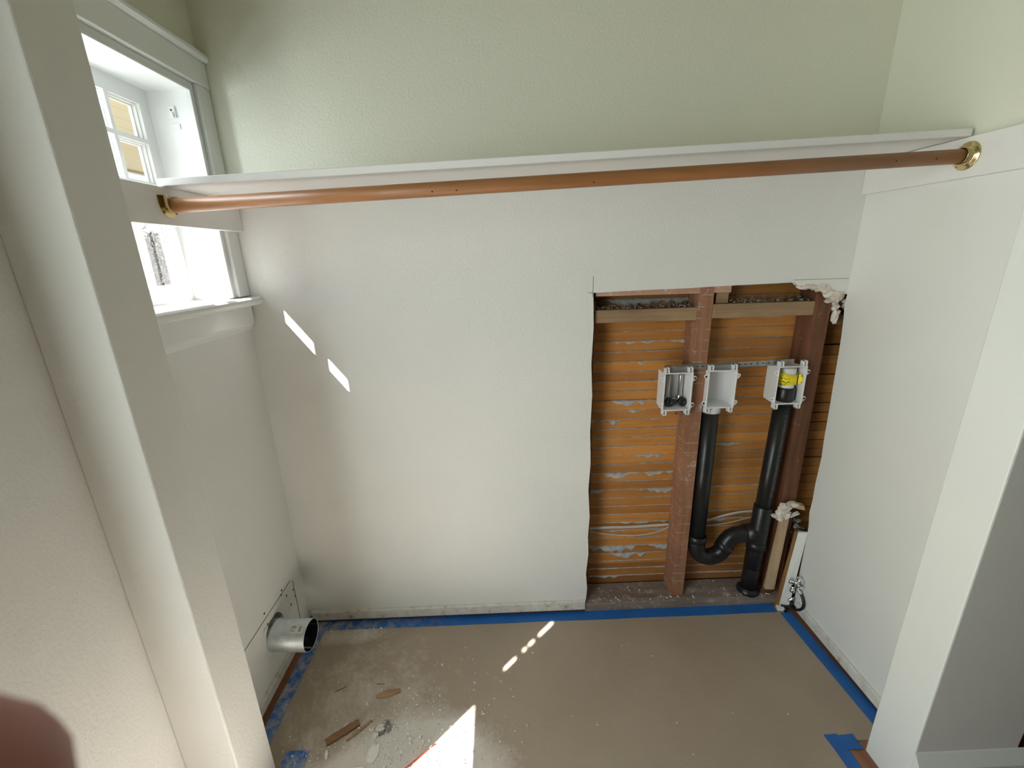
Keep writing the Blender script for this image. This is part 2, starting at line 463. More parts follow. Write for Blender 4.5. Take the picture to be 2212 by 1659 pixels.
# torn plaster hanging at the top right of the opening
bm = bmn(); rn = random.Random(6)
for c_, sx, sz, th, ro in (((1.940, .006, 1.371), .030, .010, .012, .15), ((1.965, .002, 1.374), .034, .011, .010, .1), ((1.995, .004, 1.368), .026, .014, .014, -.2), ((2.020, .002, 1.362), .026, .020, .014, .4),
                           ((2.045, .006, 1.350), .030, .022, .016, -.3), ((2.070, .004, 1.347), .030, .016, .014, -.1), ((2.060, .022, 1.326), .036, .017, .02, -.2), ((2.086, .016, 1.335), .017, .022, .014, .3),
                           ((2.084, .03, 1.300), .020, .022, .02, .2), ((2.088, .02, 1.262), .014, .030, .012, .1)):
    shard(bm, c_, sx, sz, th, rn, ro)
obj('torn_plaster', bm, 'plaster_white', wall_back, label='torn white plaster edge at the top right of the opening')
# pencil layout marks at the top corner of the opening
bm = bmn(); box(bm, 1.1955, 1.1968, -.0006, .0, 1.36, 1.43); box(bm, 1.180, 1.20, -.0006, .0, 1.3742, 1.3755); box(bm, 1.90, 2.095, -.0006, .0, 1.3968, 1.3978)
obj('pencil_mark', bm, 'screw_dark', wall_back)
# bulged plaster repair beside the window head
bm = bmn(); g = bmesh.ops.create_uvsphere(bm, u_segments=24, v_segments=12, radius=1)
for v_ in g['verts']: v_.co = Vector((.07+v_.co.x*.075, .003+v_.co.y*.006, 2.045+v_.co.z*.055))
obj('patch_bulge', bm, 'wall_paint_textured', wall_back, smooth=True)

# --- left outside wall with the closet window and the hall window, and the duct hole
WY0, WY1, WZ0, WZ1 = -.488, -.085, 1.395, 1.985       # closet window opening
HY0, HY1, HZ0, HZ1 = -2.05, -1.068, .22, 2.0          # hall window opening
XO = -.165
bm = bmn()
slab_with_holes(bm, 'x', XO, 0.0, -4.1, .16, -.3, CE, [(WY0-.0121, WY1+.0121, WZ0-.024, WZ1+.0141), (HY0, HY1, HZ0, HZ1), (-.305, -.175, .13, .262)])
wall_left = struct(obj('wall_left', bm, 'wall_paint_textured'), 'left outside wall of the closet holding the window', 'wall')
# patched panel round the duct, with a round cut
bm = bmn(); n = 48; cy, cz, rr = -.240, .198, .0605
ou = [];
for k in range(n):
    a = 2*PI*k/n; d = Vector((math.cos(a), math.sin(a))); s_ = min(.066/abs(d.x) if abs(d.x) > 1e-6 else 9, .067/abs(d.y) if abs(d.y) > 1e-6 else 9)
    ou.append((cy+d.x*s_, cz+d.y*s_))
for k in range(n):
    a0, a1 = 2*PI*k/n, 2*PI*(k+1)/n; p0, p1 = ou[k], ou[(k+1) % n]
    q0 = (cy+.005+rr*math.cos(a0), cz+.006+rr*math.sin(a0)); q1 = (cy+.005+rr*math.cos(a1), cz+.006+rr*math.sin(a1))
    hexa(bm, [(-.012, *p0), (-.012, *p1), (-.012, *q1), (-.012, *q0)], [(0, *p0), (0, *p1), (0, *q1), (0, *q0)])
obj('duct_surround', bm, 'wall_paint_smooth', wall_left)
bm = bmn(); lathe(bm, (-.12, cy, cz), (1, 0, 0), [(0, .0555), (0, .0655), (.012, .0655), (.012, .0555), (0, .0555)], 48); box(bm, -.13, -.1205, -.305, -.175, .13, .262); obj('dark_backing', bm, 'cavity_shade', wall_left)  # dark ring and plate added to stop outdoor light leaking round the duct
bm = bmn(); box(bm, -.0005, .0006, -.56, -.086, .2945, .2975); box(bm, -.0005, .0006, -.072, -.069, .04, .285)
obj('panel_seam', bm, 'dark_stud_wood', wall_left, label='thin dark seam of the cut panel')
for (y_, z_) in ((-.150, .292+.016), (-.158, .292+.002), (-.128, .262), (-.078, .245), (-.073, .21), (-.112, .205), (-.272, .318), (-.268, .266), (-.262, .25), (-.42, .10)):
    bm = bmn(); lathe(bm, (-.0005, y_, z_), (1, 0, 0), [(0, .0042), (.0012, .0042), (.0013, .0)], 12); obj('screw_head', bm, 'screw_dark', wall_left, smooth=True)

# --- right closet wall (hollow), jagged back edge at the opening
bm = bmn()
pts = [(-.03, .41), (-.020, .47), (-.024, .53), (-.022, .60), (-.027, .72), (-.022, .80), (-.020, .90), (-.016, 1.01), (-.013, 1.13), (-.009, 1.20), (-.004, 1.26), (.004, 1.31), (.0, 1.345), (.02, 1.36), (.02, CE)]
for a, c_ in zip(pts, pts[1:]):
    hexa(bm, [(2.1, -.6, a[1]), (2.1, a[0], a[1]), (2.1, c_[0], c_[1]), (2.1, -.6, c_[1])], [(2.118, -.6, a[1]), (2.118, a[0]+.002, a[1]), (2.118, c_[0]+.002, c_[1]), (2.118, -.6, c_[1])])
box(bm, 2.1, 2.118, -.6, -.03, .02, .41)
box(bm, 2.232, 2.250, -.71, 2.2, 0, CE)
bmesh.ops.remove_doubles(bm, verts=bm.verts[:], dist=1e-5)
struct(obj('wall_right', bm, 'wall_paint_smooth'), 'smooth white right side wall of the closet', 'wall')
# --- wing walls beside the opening
bm = bmn(); box(bm, .0, .135, -.70, -.572, 0, CE)
struct(obj('wall_front_left', bm, 'wing_paint_textured', bevel=.004), 'textured white jamb wall at the left of the closet opening', 'wall')
bm = bmn(); box(bm, 1.962, 2.250, -.712, -.589, 0, CE)
struct(obj('wall_front_right', bm, 'jamb_paint', bevel=.004), 'smooth white jamb wall at the right of the closet opening', 'wall')
# --- hall shell behind and beside the camera
bm = bmn(); box(bm, -.14, 4.3, -4.12, -4.0, 0, CE)
struct(obj('wall_hall_rear', bm, 'hall_paint'), 'brown rear wall of the hall behind the camera', 'wall')
bm = bmn(); box(bm, 4.2, 4.32, -4.0, 2.2, 0, CE)
struct(obj('wall_hall_right', bm, 'hall_paint'), 'brown far wall of the passage right of the closet', 'wall')
bm = bmn(); box(bm, -.19, 4.3, 2.2, 2.32, 0, CE)
struct(obj('wall_hall_end', bm, 'hall_paint'), 'brown end wall of the passage behind the closet', 'wall')
bm = bmn(); box(bm, -.165, 2.231, .135, .16, -.05, CE)  # dark solid added to keep light out behind the lath
struct(obj('lath_light_block', bm, 'cavity_shade'), 'dark backing added behind the exposed lath to block light', 'wall')

# --- baseboards
bm = bmn(); zs = [.022]
prism(bm, [(-.011, .020), (.006, .020), (.006, .064), (-.007, .064), (-.011, .058)], 'x', .018, 1.194)
struct(obj('baseboard_back', bm, 'old_baseboard_paint'), 'low worn white strip along the foot of the back wall', 'baseboard')
bm = bmn(); prism(bm, [(2.09, .016), (2.1, .016), (2.1, .058), (2.093, .058), (2.09, .053)], 'y', -.60, -.06)
struct(obj('baseboard_right', bm, 'old_baseboard_paint'), 'low worn white strip along the foot of the right wall', 'baseboard')
bm = bmn(); prism(bm, [(0.0, .016), (.010, .016), (.010, .050), (.006, .055), (0.0, .055)], 'y', -.572, -.10)
struct(obj('baseboard_left', bm, 'old_baseboard_paint'), 'low worn white strip along the foot of the left wall', 'baseboard')
# hall baseboard on the right wing with a sloped cap, returned round the outer corner
bm = bmn()
prof = [(-.712, 0), (-.734, 0), (-.734, .146), (-.730, .153), (-.715, .177), (-.712, .180)]
prism(bm, prof, 'x', 1.9625, 2.250+.022)
prof2 = [(2.250, 0), (2.272, 0), (2.272, .146), (2.268, .153), (2.253, .177), (2.250, .180)]
prism(bm, prof2, 'y', -.712, 2.2)
struct(obj('baseboard_hall', bm, 'jamb_paint'), 'white baseboard with sloped cap on the right jamb wall', 'baseboard')

# --- closet window
win = bpy.data.objects.new('window_1', None); COL.objects.link(win); win.location = (0, -.3, 1.4)
struct(win, 'white deep set closet window with small panes behind the shelf', 'window')
bm = bmn()     # jamb lining
XJ = -.114
box(bm, XO, .0, WY1, WY1+.012, WZ0, WZ1+.012); box(bm, XO, .0, WY0-.012, WY0, WZ0, WZ1+.012); box(bm, XO, .0, WY0-.012, WY1+.012, WZ1, WZ1+.014)
obj('jamb_lining', bm, 'trim_gloss', win)
bm = bmn()     # casing: right side, left side, head
box(bm, .0, .019, WY1+.024, -.001, 1.40, 2.009); box(bm, .0, .019, WY0-.088, WY0-.024, 1.40, 2.009)
obj('side_casing', bm, 'trim_gloss', win, bevel=.003)
bm = bmn(); box(bm, .0, .021, WY0-.088, -.0005, 2.0095, 2.078); obj('head_casing', bm, 'trim_gloss', win, bevel=.003)
bm = bmn(); prism(bm, [(0, 2.078), (.026, 2.078), (.034, 2.086), (.034, 2.094), (.030, 2.100), (0, 2.100)], 'y', WY0-.056, -.0005); obj('cap_moulding', bm, 'trim_gloss', win)
bm = bmn()     # inner stop bead and the flat step outside it
for ya, yb, dd in ((-.002, .006, .012), (.006, .024, .006)):
    box(bm, -.001, dd, WY1+ya, WY1+yb, 1.40, WZ1+yb); box(bm, -.001, dd, WY0-yb, WY0-ya, 1.40, WZ1+yb); box(bm, -.001, dd, WY0-ya, WY1+ya, WZ1+ya, WZ1+yb)
obj('stop_bead', bm, 'trim_gloss', win, bevel=.0015)
bm = bmn()     # stool with rounded nose
prism(bm, [(-.13, 1.372), (.052, 1.372), (.058, 1.377), (.060, 1.385), (.058, 1.393), (.052, 1.398), (-.13, 1.398)], 'y', WY0-.05, .0-.0005)
obj('stool', bm, 'trim_gloss', win)
bm = bmn(); prism(bm, [(0, 1.372), (.020, 1.372), (.020, 1.312), (.017, 1.306), (.012, 1.300), (.010, 1.288), (0, 1.286)], 'y', WY0-.03, -.010)
obj('apron', bm, 'trim_gloss', win)
# sash
sash_cols = [(-.225, -.122), (-.352, -.237), (-.453, -.364)]; sash_rows = [(1.852, 1.942), (1.735, 1.840), (1.444, 1.723)]
bm = bmn(); slab_with_holes(bm, 'x', -.146, XJ, WY0, WY1, 1.396, WZ1, [(a, c_, e, f) for a, c_ in sash_cols for e, f in sash_rows])
sash = obj('sash', bm, 'sash_paint', win)
bm = bmn()     # stepped glazing beads inside every light
for a, c_ in sash_cols:
    for e, f in sash_rows:
        for k, (x1, wd) in enumerate(((-.124, .003), (-.134, .006))):
            x0 = -.1425
            box(bm, x0, x1, a, a+wd, e, f); box(bm, x0, x1, c_-wd, c_, e, f); box(bm, x0, x1, a+wd, c_-wd, e, e+wd); box(bm, x0, x1, a+wd, c_-wd, f-wd, f)
obj('glazing_bead', bm, 'sash_paint', sash)
for a, c_ in sash_cols:
    for e, f in sash_rows:
        bm = bmn(); box(bm, -.1415, -.1400, a+.003, c_-.003, e+.003, f-.003); obj('glass_pane', bm, 'window_glass', sash)
# keeper of the old catch on the right reveal
bm = bmn(); box(bm, -.058, -.040, WY1-.006, WY1, 1.915, 1.945); box(bm, -.050, -.044, WY1-.012, WY1-.006, 1.915, 1.928); box(bm, -.056, -.036, WY1-.003, WY1, 1.885, 1.900)
kp = obj('latch_keeper', bm, 'trim_gloss', win, bevel=.001)
bm = bmn(); lathe(bm, (-.050, WY1-.0062, 1.934), (0, -1, 0), [(0, .0025), (.0006, .0025), (.0007, 0)], 10); obj('screw_hole', bm, 'screw_dark', kp)

# --- hall window (just outside the frame on the left): casing, sash bars, glass, added blind
win2 = bpy.data.objects.new('window_2', None); COL.objects.link(win2); win2.location = (0, -1.55, .42)
struct(win2, 'large hall window left of the camera with an added half lowered blind', 'window')
bm = bmn(); slab_with_holes(bm, 'x', 0, .018, HY0-.08, HY1+.08, HZ0-.08, HZ1+.08, [(HY0, HY1, HZ0, HZ1)]); obj('casing', bm, 'trim_gloss', win2)
bm = bmn(); slab_with_holes(bm, 'x', -.14, -.10, HY0, HY1, HZ0, HZ1, [(HY0+.04, HY1, HZ0+.05, HZ1-.04)]); obj('sash', bm, 'sash_paint', win2)
bm = bmn(); box(bm, -.121, -.119, HY0+.04, HY1-.001, HZ0+.05, HZ1-.04); obj('glass_pane', bm, 'window_glass', win2)
# unseen notched mask added to cut the sun into a patch and a slit
bm = bmn(); box(bm, -.004, .004, -1.126, HY1, HZ0, 1.172); box(bm, -.004, .004, -1.091, HY1, 1.172, HZ1)
for z0_, z1_ in ((1.245, 1.278), (1.304, 1.313), (1.352, 1.374), (1.472, 1.60)): box(bm, -.004, .004, -1.126, HY1, z0_, z1_)
obj('sun_slit_mask', bm, 'sash_paint', win2)
blind = thing('sun_mask_blind', 'unseen pale blind added over the hall window to shape the sun patch', 'blind', (0, -1.58, 1.04))  # out of view, added to cut off the top of the sunbeam
bm = bmn(); box(bm, -.0015, .0015, HY0+.01, -1.111, 1.045, 1.97)
obj('blind_fabric', bm, 'blind_fabric', blind)
bm = bmn(); tube(bm, [(0, HY0+.01, 1.97), (0, -1.107, 1.97)], .022, 16); obj('roller', bm, 'blind_fabric', blind)
bm = bmn(); box(bm, -.006, .006, HY0+.01, -1.107, 1.036, 1.056); obj('hem_bar', bm, 'sash_paint', blind, bevel=.002)

# ================================================================== OUTSIDE
bm = bmn(); box(bm, -60, XO-.01, -40, 60, -.75, -.65)
struct(obj('ground', bm, 'grass'), 'pale dry ground outside the window', 'ground')
bm = bmn(); box(bm, -.62, XO-.001, -4.2, .18, 2.40, 2.48)
struct(obj('trim_1', bm, 'siding_cream'), 'cream eave along the outside wall', 'eave')
bm = bmn(); box(bm, -1.2, XO-.001, -.03, 3.6, 2.032, 2.20); box(bm, -1.23, -1.2, -.03, 3.6, 2.02, 2.22)
struct(obj('trim_2', bm, 'siding_cream'), 'cream boarded overhang seen through the top panes', 'overhang')


def tree(x, y, h, seed, label, spread=.5):
    rn = random.Random(seed); root = thing('bare_tree', label, 'tree', (x, y, -.65), None)
    trunk = bmn(); br = bmn()

    def grow(p_, d, L, r, lev):
        n = 4; pts = [p_]; q = p_.copy()
        for i in range(n):
            d = (d+Vector((rn.gauss(0, .13), rn.gauss(0, .13), rn.gauss(.03, .07)))).normalized(); q = q+d*L/n; pts.append(q.copy())
        rs = [r*(1-.45*i/n) for i in range(n+1)]
        tube(trunk if lev == 0 else br, pts, rs, 8 if lev == 0 else 4, False)
        if lev >= 4: return
        for k in range(5 if lev < 2 else 4):
            u = rn.uniform(.35, 1); j = min(int(u*n), n-1); b0 = pts[j].lerp(pts[j+1], u*n-j)
            nd_ = (d*.55+Vector((rn.gauss(0, spread), rn.gauss(0, spread), rn.gauss(.25, .35)))).normalized()
            grow(b0, nd_, L*rn.uniform(.5, .72), r*.48, lev+1)
    grow(Vector((x, y, -.65)), Vector((rn.gauss(0, .08), rn.gauss(0, .08), 1)), h*.42, h*.022, 0)
    obj('trunk', trunk, 'bark', root); obj('branches', br, 'bark', root)


tree(-5.6, 7.1, 3.6, 3, 'bare tree seen through the lower pane, nearest to the window', .5)
tree(-9.0, 11.9, 4.6, 5, 'bare tree behind the nearest tree outside the window', .6)
tree(-11.2, 14.4, 4.6, 9, 'farthest bare tree outside the window', .6)
bm = bmn(); rn = random.Random(4)
for k in range(1500):
    u = rn.gauss(0, 1); v_ = rn.gauss(0, 1); c_ = Vector((-2.9+u*.33, 3.5+v_*.33, -.62+rn.uniform(0, 1.0)+rn.uniform(0, 1.0)))
    d = Vector((rn.gauss(0, 1), rn.gauss(0, 1), rn.gauss(0, 1))).normalized(); e = d.orthogonal().normalized()
    a = rn.uniform(.018, .045)
    vv = [bm.verts.new(c_+d*a), bm.verts.new(c_+e*a*.5), bm.verts.new(c_-d*a), bm.verts.new(c_-e*a*.5)]; bm.faces.new(vv)
hd = bmn(); rn2 = random.Random(14)
for k in range(6500):
    u = rn2.uniform(-1, 1); d0 = rn2.uniform(-.8, .8); top_ = 2.9+.6*noise.noise(Vector((u*5, 0, 3)))
    c_ = Vector((-18.5+u*7.0+d0*.6, 22.5+u*5.4-d0*.6, -.65+rn2.random()**.8*(top_+.65)))
    d = Vector((rn2.gauss(0, .5), rn2.gauss(0, .5), rn2.gauss(0, .8))).normalized(); e = d.orthogonal().normalized()
    L0 = rn2.uniform(.15, .45); w0 = rn2.uniform(.015, .09)
    hd.faces.new([hd.verts.new(c_+d*L0), hd.verts.new(c_+e*w0), hd.verts.new(c_-d*L0), hd.verts.new(c_-e*w0)])
tag(obj('hedge', hd, 'bark'), 'brown leafless hedge along the far end of the garden', 'hedge')
tag(obj('shrub', bm, 'leaf'), 'yellow green shrub low behind the bare trees', 'shrub')

# ================================================================== INSIDE THE CUT OPENING
# lath of the next room, seen from its back
P = .0405
lb = thing('lath_backing', 'orange brown wood lath with grey plaster keys at the back of the opening', 'lath', (1.7, .115, .05))
bm = bmn(); k = 1
while k*P < 1.56:
    z0_ = k*P+.0035
    for (xa, xb) in ((1.10, 1.605), (1.606, 2.035), (2.036, 2.231)):
        dz = R.uniform(-.0012, .0012); tl_ = R.uniform(-.002, .002)
        hexa(bm, [(xa, .115+R.uniform(0, .0015), z0_+dz), (xb, .115, z0_+dz+tl_), (xb, .124, z0_+dz+tl_), (xa, .124, z0_+dz)],
             [(xa, .115, z0_+dz+.0372), (xb, .115+R.uniform(0, .0015), z0_+dz+.0372+tl_), (xb, .124, z0_+dz+.0372+tl_), (xa, .124, z0_+dz+.0372)])
    k += 1
obj('lath_strips', bm, 'lath_wood', lb)
bm = bmn()     # plaster that squeezed through between the laths and slumped
for k in range(2, 38):
    z0_ = k*P+.0022
    for (xa, xb) in ((1.205, 1.59), (1.63, 2.02)):
        x = xa; n_ = 60; ring0 = None; ph = R.uniform(0, 90); amp = R.choice((.0, .003, .006, .016, .026, .030)) if xa < 1.5 else R.choice((.0, .0, .002, .005, .016))
        for i in range(n_+1):
            x = xa+(xb-xa)*i/n_
            nn = noise.noise(Vector((x*7+ph, k*3.1, 0)))+.55*noise.noise(Vector((x*34+ph, k*1.7, 4)))
            h = max(0.0, nn+.02)*amp*1.5+max(0, .0005+.0018*noise.noise(Vector((x*50, k, 2))))
            o_ = .0015+.22*h+.0006
            prof = [(.1178, z0_+.0006), (.1166-o_*.6, z0_-.0002), (.1152-o_, z0_-.0012-h*.35), (.1146-o_*.8, z0_-.0014-h*.8), (.1158, z0_-.0014-h)]
            ring = [bm.verts.new((x, yy, zz_)) for yy, zz_ in prof]
            if ring0:
                for j in range(4): bm.faces.new((ring0[j], ring[j], ring[j+1], ring0[j+1])).smooth = True
            ring0 = ring
obj('plaster_keys', bm, 'plaster_grey', lb, label='grey plaster curls squeezed between the laths')

# framing
bm = bmn(); box(bm, 1.581, 1.634, .020, .1135, .045, 1.42)
st = tag(obj('wall_stud', bm, 'stud_wood', bevel=.0015), 'rough brown stud in the middle of the opening with pale lath lines', 'stud')
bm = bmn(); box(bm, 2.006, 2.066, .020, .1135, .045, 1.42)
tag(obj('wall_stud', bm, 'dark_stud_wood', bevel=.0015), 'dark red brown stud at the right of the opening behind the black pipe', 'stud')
bm = bmn(); box(bm, 1.2115, 1.580, .020, .104, 1.264, 1.310)
tag(obj('fire_block', bm, 'block_wood', bevel=.002), 'grey brown horizontal block across the top of the left bay', 'wood block')
bm = bmn(); box(bm, 1.635, 2.005, .020, .104, 1.269, 1.3195)
tag(obj('fire_block', bm, 'block_wood', bevel=.002), 'brown horizontal block across the top of the right bay', 'wood block')
bm = bmn(); box(bm, 1.2105, 1.694, .0205, .031, 1.3595, 1.40)
tag(obj('lath_strip', bm, 'pink_lath'), 'pinkish lath strip along the top cut edge of the opening', 'lath')
bm = bmn(); box(bm, 1.650, 1.694, .034, .075, 1.3205, 1.42)
tag(obj('stub_block', bm, 'block_wood', bevel=.0015), 'short upright wood stub on top of the right horizontal block', 'wood block')
bm = bmn(); box(bm, 2.067, 2.231, .055, .1135, .29, .335)
tag(obj('corner_block', bm, 'stain_wood', bevel=.0015), 'short horizontal block in the lower right corner of the opening', 'wood block')
bm = bmn(); box(bm, 2.067, 2.231, .055, .1135, 1.225, 1.262)
tag(obj('corner_block', bm, 'block_wood', bevel=.0015), 'short horizontal block under the torn plaster at the upper right corner', 'wood block')
bm = bmn(); box(bm, 1.195, 2.231, -.004, .1135, .001, .044)
tag(obj('sole_plate', bm, 'plate_wood', bevel=.003), 'dusty grey brown sole plate along the foot of the opening', 'wood plate')
for i, (lbl, zt, xa, xb, n_) in enumerate((('heap of grey plaster rubble on the left horizontal block', 1.312, 1.225, 1.57, 120), ('heap of grey plaster rubble on the right horizontal block', 1.3215, 1.70, 2.0, 110))):
    bm = bmn(); rn = random.Random(20+i)
    for k in range(n_):
        y_ = .03+abs(rn.gauss(0, .035)); y_ = min(y_, .105); r_ = rn.uniform(.002, .008)
        rock(bm, (rn.uniform(xa, xb), y_, zt+r_*.3+.012*max(0, 1-abs(y_-.08)/.05)*rn.random()), r_, (1.2, 1, .6), rn)
    tag(obj('plaster_rubble', bm, 'rubble'), lbl, 'rubble', kind='stuff')
for i, (lbl, zt) in enumerate((('grey plaster rubble on the lower right corner block', .336), ('tan torn plaster packed on the upper right corner block', 1.263))):
    bm = bmn(); rn = random.Random(40+i)
    for k in range(34):
        r_ = rn.uniform(.006, .018); rock(bm, (rn.uniform(2.075, 2.135), rn.uniform(.03, .10), zt+r_*.4+rn.uniform(0, .06)), r_, (1.3, 1, .7), rn)
    tag(obj('plaster_rubble', bm, 'rubble' if i == 0 else 'plaster_white'), lbl, 'rubble', kind='stuff')
bm = bmn(); rn = random.Random(77)
for k in range(90):
    r_ = rn.uniform(.0015, .0055); rock(bm, (rn.uniform(1.22, 2.03), rn.choice((rn.uniform(.0, .02), rn.uniform(.0, .1))), .0445+r_*.3), r_, (1.2, 1, .6), rn)
tag(obj('plaster_crumbs', bm, 'plaster_white'), 'pale plaster crumbs along the dusty sole plate', 'crumbs', kind='stuff')

# lath stick, corner board, torn chunk
bm = bmn(); hexa(bm, [(1.982, -.006, .082), (2.022, -.006, .078), (2.022, .010, .078), (1.982, .010, .082)], [(2.001, -.006, .441), (2.033, -.006, .439), (2.033, .010, .439), (2.001, .010, .441)])
stk = tag(obj('lath_stick', bm, 'pale_lath', bevel=.001), 'pale upright lath stick in front of the right stud, under the torn plaster lump', 'wood stick')
bm = bmn(); hexa(bm, [(1.984, .0102, .046), (2.024, .0102, .046), (2.024, .0195, .046), (1.984, .0195, .046)], [(2.003, .0102, .40), (2.033, .0102, .40), (2.033, .0195, .40), (2.003, .0195, .40)])
obj('backing_strip', bm, 'dark_stud_wood', stk)
cbd = thing('corner_board', 'white painted board with brown wood edge leaning in the right corner', 'board', (2.06, -.012, .002))
bm = bmn(); hexa(bm, [(2.043, -.020, .002), (2.075, -.038, .002), (2.079, -.030, .002), (2.047, -.010, .002)], [(2.074, -.014, .372), (2.098, -.035, .385), (2.099, -.028, .385), (2.080, -.004, .372)])
obj('painted_face', bm, 'jamb_paint', cbd)
bm = bmn(); hexa(bm, [(2.030, -.020, .002), (2.0425, -.022, .002), (2.0465, -.008, .002), (2.034, -.006, .002)], [(2.062, -.010, .374), (2.0735, -.012, .374), (2.0795, -.002, .374), (2.068, .0, .374)])
obj('wood_edge', bm, 'stain_wood', cbd, label='bare brown wood edge')
bm = bmn(); rn = random.Random(5)
for c_, sx, sz, th, ro in (((2.000, -.004, .470), .024, .040, .018, .1), ((2.012, -.010, .455), .022, .022, .014, .4), ((2.030, -.004, .497), .038, .014, .016, -.1), ((1.972, .0, .448), .018, .009, .012, .3),
                           ((2.048, -.006, .452), .028, .010, .010, -.35), ((2.005, -.012, .492), .026, .020, .016, -.4), ((1.992, -.008, .438), .016, .014, .014, .2)):
    shard(bm, c_, sx, sz, th, rn, ro)
tag(obj('plaster_lump', bm, 'plaster_white'), 'torn white plaster lump on top of the upright lath stick', 'plaster')
bm = bmn(); hexa(bm, [(2.03, .0, .486), (2.092, -.006, .470), (2.094, .012, .476), (2.03, .02, .492)], [(2.035, .0, .496), (2.085, -.006, .492), (2.088, .012, .494), (2.035, .02, .500)])
tag(obj('paper_flap', bm, 'pale_lath'), 'tan splinter flap beside the torn plaster lump', 'splinter')

# cables
bm = bmn(); tube(bm, catmull([(1.20, .095, .352), (1.30, .099, .352), (1.42, .101, .349), (1.52, .10, .353), (1.579, .098, .356)]), .0062, 10, True, 0, (.55, 1))
tag(obj('flat_cable', bm, 'cable_white'), 'flat white cable crossing the left bay above the thin one', 'cable')
bm = bmn(); tube(bm, catmull([(1.215, .10, .340), (1.28, .10, .322), (1.38, .10, .308), (1.46, .10, .306), (1.54, .10, .322), (1.579, .099, .345)]), .0026, 8)
tag(obj('thin_cable', bm, 'cable_white'), 'thin white cable sagging under the flat one in the left bay', 'cable')
bm = bmn(); tube(bm, catmull([(1.6355, .099, .352), (1.74, .10, .366), (1.82, .10, .389), (1.90, .10, .404), (2.004, .099, .404)]), .0062, 10, True, 0, (.55, 1))
tag(obj('flat_cable', bm, 'cable_white'), 'flat white cable rising behind the black pipes in the right bay', 'cable')
bm = bmn(); tube(bm, catmull([(1.6355, .10, .338), (1.74, .10, .340), (1.80, .10, .345), (1.86, .10, .355), (1.95, .10, .377), (2.004, .099, .380)]), .0026, 8)
tag(obj('thin_cable', bm, 'cable_white'), 'thin white cable below the flat one behind the black pipes', 'cable')

# black drain pipes: standpipe, trap, vent pipe with tee
dp = thing('drain_pipe', 'black plastic drain pipe with P-trap joining an upright pipe', 'pipe', (1.85, .035, .045))
r_ = .0315
bm = bmn(); tube(bm, [(1.674, .036, .922), (1.677, .036, .32)], r_, 28); obj('standpipe', bm, 'abs_black', dp)
pth = [(1.678, .036, .345), (1.678, .036, .305)]
for k in range(0, 13):
    a = PI+PI*.86*k/12; pth.append((1.738+.060*math.cos(a), .036, .292+.062*math.sin(a)))
e0 = Vector(pth[-1])
pth += [(e0.x+.007, .036, e0.z+.018), (e0.x+.016, .036, e0.z+.043), (e0.x+.030, .036, e0.z+.060), (e0.x+.052, .036, e0.z+.072), (e0.x+.080, .036, e0.z+.075), (1.935, .036, e0.z+.077)]
bm = bmn(); tube(bm, pth, .0345, 28); obj('trap', bm, 'abs_black', dp)
bm = bmn(); lathe(bm, (1.677, .036, .315), (0, 0, 1), [(0, .034), (0, .0372), (.030, .0372), (.030, .031)], 28); obj('trap_hub', bm, 'abs_black', dp)
bm = bmn(); q = Vector(pth[15]); lathe(bm, q, (Vector(pth[17])-Vector(pth[15])), [(-.016, .034), (-.016, .0372), (.012, .0372), (.012, .034)], 28); obj('trap_hub', bm, 'abs_black', dp)
zt = e0.z+.077
va = lambda z_: (1.931+(z_)*.028, .036, z_)
bm = bmn(); tube(bm, [va(.93), va(.30)], r_, 28); obj('vent_pipe', bm, 'abs_black', dp)
bm = bmn(); tube(bm, [va(.475), va(.473), va(.30), va(.285), va(.17)], [.0345, .0362, .0362, .0345, .0345], 28)
lathe(bm, (1.880, .036, zt), (1, 0, 0), [(0, .034), (0, .0375), (.055, .0375)], 28)
lathe(bm, va(.268), (0, 0, 1), [(0, .0345), (0, .0385), (.035, .0385), (.035, .034)], 28); obj('tee', bm, 'abs_black', dp)
bm = bmn(); tube(bm, [va(.26), va(.055)], .0335, 28); lathe(bm, va(.0445), (0, 0, 1), [(0, .0), (0, .046), (.010, .046), (.016, .040), (.022, .034)], 32); obj('floor_flange', bm, 'abs_black', dp)
# top of the vent pipe inside the right box: coupling, white plug, yellow tape
bm = bmn(); lathe(bm, (1.950, .026, .930), (0, 0, 1), [(0, .030), (0, .0325), (.066, .0325), (.068, .030), (.068, 0)], 28); obj('coupling', bm, 'abs_black', dp)
bm = bmn(); lathe(bm, (1.950, .026, .998), (0, 0, 1), [(0, .027), (.074, .027), (.076, .025), (.076, 0)], 28); plug = obj('test_plug', bm, 'pvc_white', dp, label='white plug')
bm = bmn(); rg = []
for k in range(41):
    a = 2*PI*k/40
    rg.append((bm.verts.new((1.950+.0325*math.cos(a), .026+.0325*math.sin(a), 1.012+.003*math.sin(3*a))), bm.verts.new((1.950+.0315*math.cos(a), .026+.0315*math.sin(a), 1.054+.004*math.sin(2*a+1)))))
for a, c_ in zip(rg, rg[1:]): bm.faces.new((a[0], c_[0], c_[1], a[1])).smooth = True
rr0 = None
for k in range(7):      # torn loose end of the tape
    zz_ = 1.014+k*.0062; e = .036+R.uniform(-.003, .004)
    a_ = bm.verts.new((1.950+.030, .006, zz_)); c_ = bm.verts.new((1.950+e, -.004, zz_+.002))
    if rr0: bm.faces.new((rr0[0], a_, c_, rr0[1]))
    rr0 = (a_, c_)
yt = obj('yellow_tape', bm, 'yellow_tape', plug, label='yellow printed tape wrap')
sd = yt.modifiers.new('solid', 'SOLIDIFY'); sd.thickness = .0008
